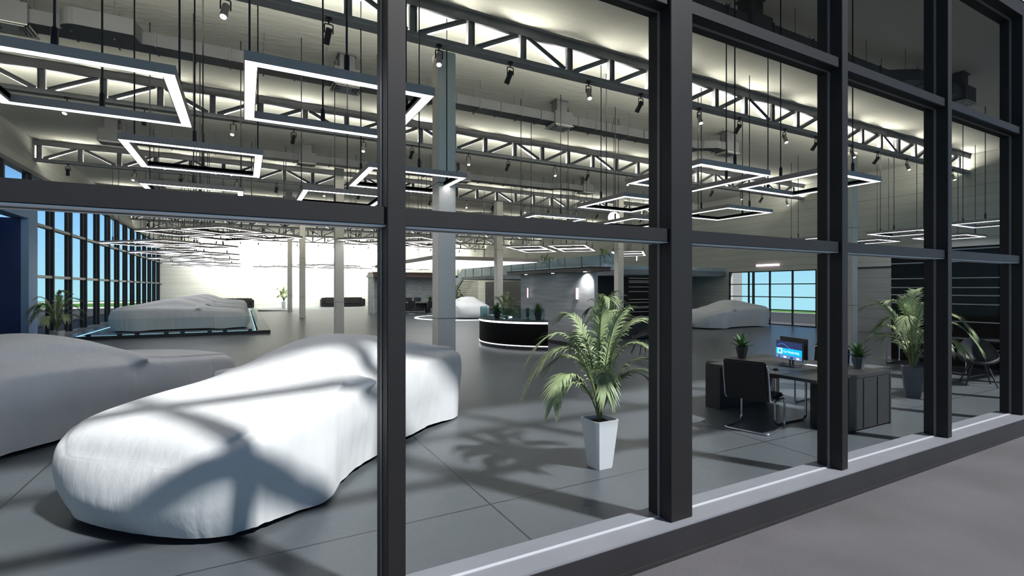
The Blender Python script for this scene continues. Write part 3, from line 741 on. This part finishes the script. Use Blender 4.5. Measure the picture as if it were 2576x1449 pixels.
pp(9.74, 4.12, 0, 2.1, 1.03, 'potted palm in a tapered pot greyed for shade behind the right window frames')
for c_ in bpy.data.objects['potted_palm.001'].children:
    if c_.name.startswith('pot'):
        c_.material_slots[0].link = 'OBJECT'; c_.material_slots[0].material = M['potg']  # same pale pot, its colour darkened here in place of shade
pp(-5.05, 20.15, 0, 1.2, 1.0, 'shaded grey-green potted palm beside the blue portal by the left windows')
pp(9.0, 17.15, 0, 2.9, .95, 'potted palm standing behind the curved reception counter')
pp(8.1, 9.85, 0, .6, 1.0, 'dull potted palm right of the panelled box, above the nearest palm')
pp(3.17, 48.9, 0, 2.6, 1.2, 'small far potted plant against the bright wall left of the slim column')
pp(11.7, 48.9, 0, .4, 1.2, 'far potted plant beside the left window frame at the bright wall')
pp(13.6, 34.0, 0, 1.1, 1.15, 'far potted palm rising behind the covered car on the turntable')
pp(16.2, 25.6, 2.69, 2.2, .72, 'small potted palm on the mezzanine behind the glass rail, further left')
pp(16.2, 20.1, 2.69, 1.2, .72, 'small potted palm on the mezzanine above the wooden canopy end')

def make_agave():
    t = thing('potted_agave', '', 'plant'); b = MB(); rnd = random.Random(2)
    for ringn, (n, el, L, ph) in enumerate(((6, 22, .20, 0), (6, 45, .23, .5), (5, 66, .25, .2), (2, 84, .26, 0))):
        for k in range(n):
            a = 2 * PI * (k + ph) / n + rnd.uniform(-.15, .15); e = math.radians(el + rnd.uniform(-6, 6))
            d = Vector((math.cos(a) * math.cos(e), math.sin(a) * math.cos(e), math.sin(e))); n_ = Vector((-math.cos(a) * math.sin(e), -math.sin(a) * math.sin(e), math.cos(e)))
            side = d.cross(n_).normalized(); P = []
            for j in range(6):
                u = j / 5; c = Vector((0, 0, .17)) + d * L * u - Vector((0, 0, 1)) * .02 * u * u
                wv = .022 * (1 + .5 * math.sin(PI * u)) * (1 - u ** 2.2)
                P.append([tuple(c - side * wv + n_ * wv * .35), tuple(c - n_ * wv * .25), tuple(c + side * wv + n_ * wv * .35), tuple(c + n_ * wv * .1)])
            i = len(b.v)
            for q in P: b.v += q
            for j in range(5): b.f += [(i + j * 4 + m, i + j * 4 + (m + 1) % 4, i + j * 4 + 4 + (m + 1) % 4, i + j * 4 + 4 + m) for m in range(4)]
    b.build('leaves', M['agave'], t, smooth=True, angle=60)
    p = MB(); i = 0
    for z, r in ((0, .058), (.15, .088), (.175, .088), (.175, .076), (.15, .076)):
        n = 6; p.v += [(r * math.cos(2 * PI * k / n), r * math.sin(2 * PI * k / n), z) for k in range(n)]
    for k in range(4): p.f += [(k * 6 + j, k * 6 + (j + 1) % 6, k * 6 + 6 + (j + 1) % 6, k * 6 + 6 + j) for j in range(6)]
    p.f.append(tuple(reversed(range(6)))); p.build('pot', M['potb'], t)
    MB().prism([(.075 * math.cos(2 * PI * k / 6), .075 * math.sin(2 * PI * k / 6)) for k in range(6)], .145, .160).build('soil', M['soil'], t)
    return t
agave = make_agave(); au = False
def ag(x, y, z, rz, s, label):
    global au
    o = place(agave, au, (x, y, z), rz, label, 'small spiky potted plants'); o.scale = (s, s, s); au = True
ag(6.84, 5.15, .71, 0, 1.0, 'spiky green agave in a brown pot on the far desk cabinet')
ag(7.33, 3.72, .71, 1, .92, 'spiky green agave in a grey pot on the near desk cabinet')
for c_ in bpy.data.objects['potted_agave.001'].children:
    if c_.name.startswith('pot'): c_.material_slots[0].link = 'OBJECT'; c_.material_slots[0].material = M['potg']
ag(6.95, 13.9, .846, .4, 1.3, 'dark spiky potted plant on the left part of the reception counter')
ag(7.75, 12.75, .846, 1.4, 1.3, 'dark spiky potted plant on the right part of the reception counter')

# ================================================================ reception desk
RC, RR = (8.78, 14.0), 2.17
def arc(r0, r1, a0, a1, z0, z1, n=28, b=None, c=RC):
    b = b or MB(); A = [math.radians(a0 + (a1 - a0) * k / n) for k in range(n + 1)]
    poly = [(c[0] + r0 * math.cos(a), c[1] + r0 * math.sin(a)) for a in A] + [(c[0] + r1 * math.cos(a), c[1] + r1 * math.sin(a)) for a in reversed(A)]
    return b.prism(poly, z0, z1)
rd = thing('reception_desk', 'curved dark reception desk with glowing white bands and a glass screen', 'desk', (0, 0, 0))
A0, A1 = 122, 240
arc(RR - .06, RR, A0, A1, .13, .76).build('front_panel', M['slat'], rd, smooth=True, angle=30)
arc(RR - .12, RR - .03, A0, A1, 0, .105).build('plinth', M['plinth'], rd, smooth=True, angle=30)
arc(RR - .1, RR + .012, A0, A1, .105, .13).build('lower_light', M['ledstrip'], rd)
arc(RR - .1, RR + .015, A0, A1, .76, .815).build('upper_light', M['ledstrip'], rd)
arc(RR - .55, RR + .03, A0, A1, .815, .845).build('counter_top', M['potg'], rd, smooth=True, angle=30)
for k in range(4):
    a = A0 + 6 + (A1 - A0 - 8) / 4 * k
    arc(RR - .035, RR - .025, a, a + (A1 - A0 - 8) / 4 - .6, .846, 1.19, 8).build('glass_screen', M['desk_glass'], rd)
# monitor behind the counter
def monitor(x, y, z, rz, label, screen=True, w=.52, hh=.29):
    t = thing('monitor', label, 'monitor', (x, y, z), rz)
    # screen faces local -y
    MB().box(-w / 2, w / 2, 0, .018, .09, .09 + hh).build('housing', M['black'], t, bevel=.003)
    MB().tube([(0, .02, .01), (0, .02, .16)], .014, 8).build('stand', M['rod'], t)
    MB().box(-.14, .14, -.05, .09, 0, .010).build('base', M['rod'], t, bevel=.003)
    if screen:
        b = MB().box(-w / 2 + .006, w / 2 - .006, -.0025, -.0005, .096, .084 + hh).build('screen', M['scr0'], t)
        a0, a1 = -w / 2 + .006, w / 2 - .006; zb = .09
        MB().box(a0, a1, -.0040, -.0028, zb + hh * .24, zb + hh * .60).build('banner', M['scr1'], b)
        MB().box(a0 + .035, a0 + .125, -.0056, -.0042, zb + hh * .28, zb + hh * .58).build('logo_square', M['scr2'], b)
        MB().box(a0 + .055, a0 + .105, -.0070, -.0058, zb + hh * .34, zb + hh * .52).build('logo_centre', M['scr1'], b)
        MB().box(a0, a1, -.0040, -.0028, zb + .008, zb + hh * .235).build('lower_picture', M['scr3'], b)
        for i, (u, v) in enumerate(((.1, .16), (.30, .40), (.55, .66), (.78, .88))):
            MB().box(a0 + u * w, a0 + v * w, -.0052, -.0042, zb + .015, zb + hh * .16).build('picture_car', M['scr2'] if i % 2 else M['scr0'], b)
        sw = MB(); sw.tube([(a0 + .03 + .02 * q, -.004, zb + hh * (.72 + .12 * math.sin(q * .35))) for q in range(16)], .003, 5); sw.build('swoosh', M['scr3'], b)
        cu = bpy.data.curves.new('t', 'FONT'); cu.body = 'Car Dealership'; cu.size = .048; cu.extrude = .0006
        to = bpy.data.objects.new('t', cu); COL.objects.link(to); bpy.context.view_layer.update()
        me = bpy.data.meshes.new_from_object(to.evaluated_get(bpy.context.evaluated_depsgraph_get())); bpy.data.objects.remove(to)
        me.name = 'caption'; me.materials.clear(); me.materials.append(M['scr2'])
        o = bpy.data.objects.new('caption', me); COL.objects.link(o); o.parent = b; o.rotation_euler = (PI / 2, 0, 0); o.location = (a0 + .145, -.0048, zb + hh * .36)
    return t
monitor(7.55, 13.05, .80, math.radians(230), 'dark monitor seen from behind through the reception glass', False, .45, .26).location.z = .846

# ================================================================ panelled reception block
bx = thing('reception_block', 'large pale panelled block with wooden canopy behind the reception desk', 'partition', (0, 0, 0))
MB().box(8.84, 8.96, 11.45, 15.75, .12, 2.27).build('wall_panel', M['boxwall'], bx)
MB().box(8.82, 8.98, 11.43, 15.77, 0, .12).build('skirting', M['black'], bx)
MB().box(8.38, 9.02, 10.95, 15.95, 2.27, 2.37).build('canopy', M['wood'], bx, bevel=.004)
MB().box(8.35, 9.05, 10.92, 15.98, 2.37, 2.385).build('canopy_cap', M['slat'], bx)
for y in (11.6, 13.3, 15.0):
    MB().tube([(8.62, y, 2.268), (8.62, y, 2.26)], .05, 14).build('downlight', M['lens'], bx)
l = bpy.data.lights.new('downlight', 'SPOT'); lo_ = bpy.data.objects.new('downlight', l); COL.objects.link(lo_); lo_.location = (8.66, 11.75, 2.24); l.energy = 60; l.spot_size = math.radians(120); l.spot_blend = .8; l.shadow_soft_size = .05
lo_.rotation_euler = Vector((.42, .15, -1)).to_track_quat('-Z', 'Y').to_euler()
for k, y in enumerate((15.187, 12.268)):
    t = thing('wall_sconce', ('left' if k == 0 else 'right') + ' pink slim wall sconce on the pale reception block', 'wall lamp', (8.84, y, 0), 0, 'pink sconces on the block')
    MB().box(-.05, -.002, -.05, .05, 1.46, 1.80).build('back_plate', M['white'], t)
    MB().box(-.062, -.05, -.035, .035, 1.48, 1.78).build('glow_face', M['pink'], t)
    MB().box(-.075, -.05, -.055, -.037, 1.46, 1.80).build('glow_edge', M['pinkhot'], t)

# second kiosk far behind, with wooden canopy
kx = thing('far_kiosk', 'far grey kiosk wall under a brown wooden canopy seen past the near column', 'partition', (0, 0, 0))
MB().box(8.1, 13.6, 36.4, 36.6, 0, 2.55).build('wall_panel', M['boxwall'], kx)
MB().box(7.9, 8.0, 35.0, 36.6, 0, 2.55).box(13.6, 13.8, 34.9, 36.6, 0, 2.55).build('end_wall', M['boxwall'], kx)
MB().box(7.8, 13.95, 34.4, 36.7, 2.55, 2.72).box(7.9, 13.9, 35.0, 36.7, 2.72, 2.92).build('canopy', M['wood'], kx)

# ================================================================ mezzanine
mz = thing('mezzanine', 'upper floor with blue-tinted glass railing running along the right wall', 'mezzanine', (0, 0, 0))
MB().box(15.6, XR - .01, 18.2, 37.5, 2.45, 2.69).build('floor_slab', M['mezz'], mz)
y = 18.25
while y < 37.4:
    g = MB().box(15.63, 15.645, y, min(y + 1.52, 37.5), 2.70, 3.45).build('glass_panel', M['rail'], mz)
    MB().box(15.615, 15.66, y + 1.515, y + 1.545, 2.69, 3.46).build('rail_post', M['duct'], g)
    y += 1.56
x = 15.7
while x < 22.8:
    MB().box(x, min(x + 1.5, 22.85), 18.24, 18.255, 2.70, 2.86).build('glass_panel', M['rail'], mz); x += 1.54
MB().box(17.4, XR - .01, 24.0, 24.15, 0, 2.45).build('under_wall', M['darkwall'], mz)
MB().box(16.2, 19.0, 21.5, 21.6, 0, 2.4).build('dark_panel', M['darkwall'], mz)
MB().box(XR - .3, XR - .1, 33.0, 48.0, 0, 2.45).build('dark_panel', M['darkwall'], mz)
MB().box(15.65, 22.5, 21.3, 21.4, 0, 2.44).build('dark_panel', M['darkwall'], mz)
MB().box(15.62, 22.5, 18.25, 37.4, 2.435, 2.448).build('soffit', M['soffit'], mz)
# stairs down behind the mezzanine
stt = thing('staircase', 'pale staircase with glass side descending from the far end of the mezzanine', 'staircase', (0, 0, 0))
b = MB()
for k in range(15): b.box(15.7, 16.9, 37.5 + .28 * k, 37.8 + .28 * k, 2.62 - .17 * k, 2.66 - .17 * k)
b.build('steps', M['boxwall'], stt)
MB().extr([(37.5, 2.40), (37.5, 2.69), (41.8, .25), (41.8, 0), (41.6, 0)], 15.6, 15.7, 0).build('stringer', M['alu'], stt)
MB().extr([(37.5, 2.70), (37.5, 3.4), (41.8, 1.0), (41.8, .26)], 15.62, 15.635, 0).build('glass_panel', M['rail'], stt)
# far room desks under the mezzanine get built below with the office furniture

# slatted partitions
def slats(name, label, axis, fixed, a0, a1, zs, z1):
    t = thing(name, label, 'partition', (0, 0, 0), 0, 'dark slatted partitions')
    def bx_(u0, u1, d0, d1, za, zb): return (fixed + d0, fixed + d1, u0, u1, za, zb) if axis == 1 else (u0, u1, fixed + d0, fixed + d1, za, zb)
    MB().box(*bx_(a0, a1, 0, .08, 0, z1)).build('panel', M['slat'], t)
    for z in zs:
        MB().box(*bx_(a0, a1, -.03, -.001, z, z + .022)).build('slat', M['slatedge'], t)
    return t
slats('slatted_partition', 'tall dark slatted partition behind the rightmost window frames', 1, 14.5, 3.0, 6.6, (.42, 1.02, 1.42, 1.62, 1.80, 2.02, 2.40, 2.68), 2.75)
slats('slatted_partition', 'dark slatted partition under the mezzanine right of the pale corner column', 0, 18.05, 15.95, 19.6, (.25, .42, .66, .84, .90, 1.10, 1.25, 1.62, 1.84, 2.05, 2.12, 2.25), 2.40)
slats('slatted_partition', 'narrow dark slatted partition left of the reception block under the mezzanine', 1, 15.4, 24.5, 27.0, (.3, .6, .9, 1.1, 1.4, 1.7, 1.9, 2.2), 2.42)

# pink tube light above the right window
t = thing('tube_light', 'glowing pink-white tube light on the wall above the right window', 'wall lamp', (XR, 15.76, 2.93))
MB().box(-.03, -.002, -.62, .62, -.045, .045).build('housing', M['white'], t)
MB().box(-.06, -.03, -.62, .62, -.05, .05).build('tube', M['pinkhot'], t)
for k, yy in enumerate((20.6, 25.1)):
    t = thing('wall_sconce', ('right' if k == 0 else 'left') + ' tiny pink sconce on the wall above the mezzanine rail', 'wall lamp', (XR, yy, 3.75), 0, 'pink sconces above the mezzanine')
    MB().box(-.04, -.002, -.05, .05, -.16, .16).build('back_plate', M['white'], t); MB().box(-.055, -.04, -.04, .04, -.14, .14).build('glow_face', M['pinkhot'], t)

# ================================================================ sofas
def make_sofa():
    t = thing('sofa', '', 'sofa')
    MB().box(-1.9, 1.9, -.45, .45, .05, .30).build('base', M['leather'], t, bevel=.03)
    for k in range(3):
        MB().box(-1.66 + 1.11 * k, -.56 + 1.11 * k, -.46, .2, .31, .46).build('seat_cushion', M['leather'], t, bevel=.04)
        MB().box(-1.66 + 1.11 * k, -.56 + 1.11 * k, .1, .36, .44, .90).build('back_cushion', M['leather'], t, bevel=.05)
    MB().box(-1.9, 1.9, .3, .47, .05, .88).build('backrest', M['leather'], t, bevel=.04)
    for s in (-1, 1): MB().box(s * 1.9 - .12, s * 1.9 + .12, -.48, .46, .05, .76).build('armrest', M['leather'], t, bevel=.04)
    for s in (-1, 1): MB().box(s * 1.75 - .03, s * 1.75 + .03, -.4, -.34, 0, .06).build('foot', M['chrome'], t)
    return t
sofa = make_sofa()
place(sofa, False, (8.4, 49.9, 0), 0, 'long dark brown leather sofa at the bright back wall behind the first column', 'leather sofas')
place(sofa, True, (-1.2, 49.9, 0), 0, 'dark leather sofa at the back wall partly hidden behind the platform cars', 'leather sofas')

# ================================================================ office furniture
def make_chair():
    """cantilever chair, faces +x; floor frame open toward the front uprights"""
    t = thing('cantilever_chair', '', 'chair')
    W = .27
    P = [(-.24, -W, .40), (-.27, -W, .885), (-.27, W, .885), (-.24, W, .40)]
    loop = [(.30, -W, .015), (.30, -W, .385), (-.22, -W, .385), (-.30, -W, .86), (-.30, W, .86), (-.22, W, .385), (.30, W, .385), (.30, W, .015)]
    MB().tube(fillet(loop, .07), .0125, 10).build('seat_frame', M['chrome'], t, smooth=True)
    MB().tube(fillet([(.30, -W, .30), (.30, -W, .013), (-.28, -W, .013), (-.28, W, .013), (.30, W, .013), (.30, W, .30)], .07), .0125, 10).build('floor_frame', M['chrome'], t, smooth=True)
    MB().box(-.21, .31, -W + .005, W - .005, .392, .445).build('seat', M['leather'], t, bevel=.022)
    m = Matrix.Translation((-.245, 0, .405)) @ Matrix.Rotation(math.radians(-9), 4, 'Y')
    MB().box(-.022, .022, -W + .012, W - .012, 0, .50, m=m).build('backrest', M['leather'], t, bevel=.018)
    return t
chair = make_chair()
CH = 'black leather cantilever chair'
place(chair, False, (5.80, 4.19, 0), math.radians(16), CH + ' with chrome tube at the near office desk, back turned', 'cantilever chairs')

def cabinet(x0, x1, y0, y1, label, H=.71):
    t = thing('desk_cabinet', label, 'cabinet', ((x0 + x1) / 2, (y0 + y1) / 2, 0), 0, 'dark desk cabinets'); a, b_ = (x1 - x0) / 2, (y1 - y0) / 2
    MB().box(-a + .01, a - .01, -b_ + .006, b_ - .006, .02, H - .05).build('carcass', M['deskm'], t)
    # rounded wrap-over shell
    n = 6; r = .07; o = []
    for k in range(n + 1): q = PI / 2 * k / n; o.append((a - r + r * math.sin(PI / 2 - q) if False else a - r + r * math.cos(q), H - r + r * math.sin(q)))
    outer = [(a, 0)] + o + [(-u, v) for u, v in reversed(o)] + [(-a, 0)]
    inner = [(-a + .03, 0), (-a + .03, H - .045), (a - .03, H - .045), (a - .03, 0)]
    MB().extr(outer + inner, -b_, b_, 1).build('shell', M['deskm'], t, smooth=True, angle=30)
    for s in (-.33, .33): MB().box(a * s - .003, a * s + .003, -b_ - .002, -b_ + .004, .03, H - .06).build('door_gap', M['black'], t)
    return t
cabinet(6.58, 7.58, 3.45, 3.93, 'dark rounded desk cabinet nearest the glass on the right')
cabinet(6.18, 7.58, 5.02, 5.28, 'dark rounded desk cabinet at the far end of the near office desk')
dk = thing('office_desk', 'wide black office desk top between the two dark cabinets', 'desk', (0, 0, 0))
MB().box(5.92, 7.55, 3.94, 5.01, .672, .712).box(5.92, 6.57, 3.46, 3.94, .672, .712).build('desk_top', M['deskm'], dk, bevel=.004)
MB().tube(fillet([(6.12, 4.12, .672), (6.12, 4.12, .013), (6.80, 4.12, .013), (6.80, 4.12, .672)], .08), .014, 8).build('leg_frame', M['chrome'], dk, smooth=True)
MB().box(6.02, 6.9, 4.02, 4.22, .64, .672).build('bracket', M['black'], dk)
mon = monitor(6.70, 4.30, .712, math.radians(-107), 'slim desk monitor showing a cyan Car Dealership banner', True, .50, .25)
m2 = monitor(6.92, 4.36, .712, math.radians(180 - 107), 'black monitor back directly behind the lit desk monitor', False)
kb = thing('keyboard', 'white slim keyboard on the near office desk', 'keyboard', (6.17, 4.50, .712), math.radians(-94))
MB().box(-.20, .20, -.06, .06, 0, .012).build('case', M['white'], kb, bevel=.003)
b = MB()
for i in range(14):
    for j in range(4): b.box(-.19 + i * .0272, -.167 + i * .0272, -.052 + j * .026, -.030 + j * .026, .012, .0155)
b.build('keys', M['white'], kb)
ms = thing('computer_mouse', 'small black computer mouse on the desk beside the monitor', 'mouse', (6.20, 4.16, .712), .3)
MB().box(-.05, .05, -.028, .028, 0, .026).build('shell', M['black'], ms, bevel=.012)
pu2 = thing('paper_sheet', 'white folded sheet lying at the back edge of the near desk', 'paper', (7.05, 4.12, .7125), .1)
MB().box(-.06, .06, -.15, .15, 0, .003).build('sheet', M['white'], pu2)

# shell lounge chairs
SHS = .82
def make_shell():
    t = thing('shell_chair', '', 'chair')
    v = MB(); n, mrows = 22, 9; P = []
    for i in range(mrows):
        u = i / (mrows - 1)
        for j in range(n):
            a = 2 * PI * j / n; back = max(0, -math.cos(a))           # back is at -x
            r = .04 + .26 * math.sin(u * PI / 2) ** .8
            z = .40 + u * u * (.05 + .38 * back ** 1.3 + .10 * abs(math.sin(a)) ** 2) - .015 * math.cos(a) * u
            P.append((r * math.cos(a) * (1.0 + .08 * u * back), r * math.sin(a), z))
    v.v = list(P) + [(x * .94, y * .94, z + .022) for x, y, z in P]
    k0 = mrows * n
    for i in range(mrows - 1):
        for j in range(n):
            a, b2 = i * n + j, i * n + (j + 1) % n; v.f.append((a, b2, b2 + n, a + n)); v.f.append((k0 + a, k0 + a + n, k0 + b2 + n, k0 + b2))
    for j in range(n): a, b2 = (mrows - 1) * n + j, (mrows - 1) * n + (j + 1) % n; v.f.append((a, b2, k0 + b2, k0 + a))
    v.f.append(tuple(reversed(range(n)))); v.f.append(tuple(k0 + j for j in range(n)))
    v.build('shell', M['bluedk'], t, smooth=True, angle=60)
    for sx in (-1, 1):
        for sy in (-1, 1): MB().tube([(sx * .10, sy * .10, .405), (sx * .24, sy * .22, .0)], [.018, .011], 8).build('leg', M['black'], t)
    return t
M['bluedk'] = mat('dark_blue_shell', (.006, .010, .016), .6, noise=dict(s=10, amt=.1))
shell = make_shell()
place(shell, False, (12.0, 4.05, 0), math.radians(-150), 'dark blue shell chair cut by the rightmost window frame', 'shell chairs')
place(shell, True, (12.0, 4.85, 0), math.radians(200), 'dark shell chair mostly hidden behind the right palm', 'shell chairs')
place(shell, True, (9.6, 10.3, 0), math.radians(170), 'dark shell chair behind the fronds of the nearest palm by the wide pillar', 'shell chairs')
# lounge bench and table behind the right frames
place(chair, True, (13.0, 5.0, 0), math.radians(-100), CH + ' in front of the tall slatted partition', 'cantilever chairs')
t = thing('side_desk', 'low black table against the tall slatted partition', 'table', (0, 0, 0))
MB().box(13.3, 14.1, 4.0, 6.4, .70, .73).build('table_top', M['deskm'], t, bevel=.004)
for yy in (4.1, 6.2): MB().tube(fillet([(13.4, yy, .70), (13.4, yy, .013), (14.0, yy, .013), (14.0, yy, .70)], .08), .014, 8).build('leg_frame', M['chrome'], t, smooth=True)
monitor(13.7, 5.3, .73, math.radians(90), 'dark monitor on the low table by the slatted partition', False)
place(chair, True, (7.95, 4.55, 0), math.radians(185), CH + ' on the far side of the near office desk', 'cantilever chairs')
place(chair, True, (11.9, 11.9, 0), math.radians(100), CH + ' in the dark area right of the reception block', 'cantilever chairs') if False else None
# dark lounge table by the pillar
t = thing('lounge_table', 'long low dark table right of the reception block behind the palms', 'table', (0, 0, 0))
MB().box(11.3, 14.2, 13.4, 14.2, .66, .70).build('table_top', M['deskm'], t); MB().box(11.4, 14.1, 13.7, 13.76, 0, .66).build('panel', M['deskm'], t)

# far kiosk desk set
def far_desk(x, y, lab, chairs):
    t = thing('far_desk', lab, 'desk', (x, y, 0), 0, 'far office desks')
    MB().box(-1.1, 1.1, -.35, .35, .70, .74).build('desk_top', M['deskm'], t)
    for s in (-1, 1): MB().box(s * 1.0 - .12, s * 1.0 + .12, -.33, .33, 0, .70).build('side_panel', M['deskm'], t)
    MB().box(-.9, .9, .2, .24, .15, .70).build('back_panel', M['deskm'], t)
    for cx_, cl in chairs: place(chair, True, (x + cx_, y - .75, 0), PI / 2, CH + ' ' + cl, 'cantilever chairs')
far_desk(10.7, 34.6, 'far dark desk in front of the kiosk wall under the wooden canopy', [(-.5, 'left of the two before the far kiosk'), (.9, 'right of the two before the far kiosk')])
monitor(10.3, 34.6, .74, 0, 'left dark monitor on the far kiosk desk', False); monitor(10.95, 34.6, .74, 0, 'right dark monitor on the far kiosk desk', False)
far_desk(17.2, 26.8, 'far dark desk under the mezzanine behind the turntable', [(-.9, 'left of the two beneath the far mezzanine'), (.4, 'right of the two beneath the far mezzanine')])
ag(11.9, 34.6, .74, 0, 1.3, 'tiny potted plant on the far kiosk desk')
ag(17.9, 26.8, .74, 0, 1.5, 'tiny potted plant on the desk under the mezzanine')
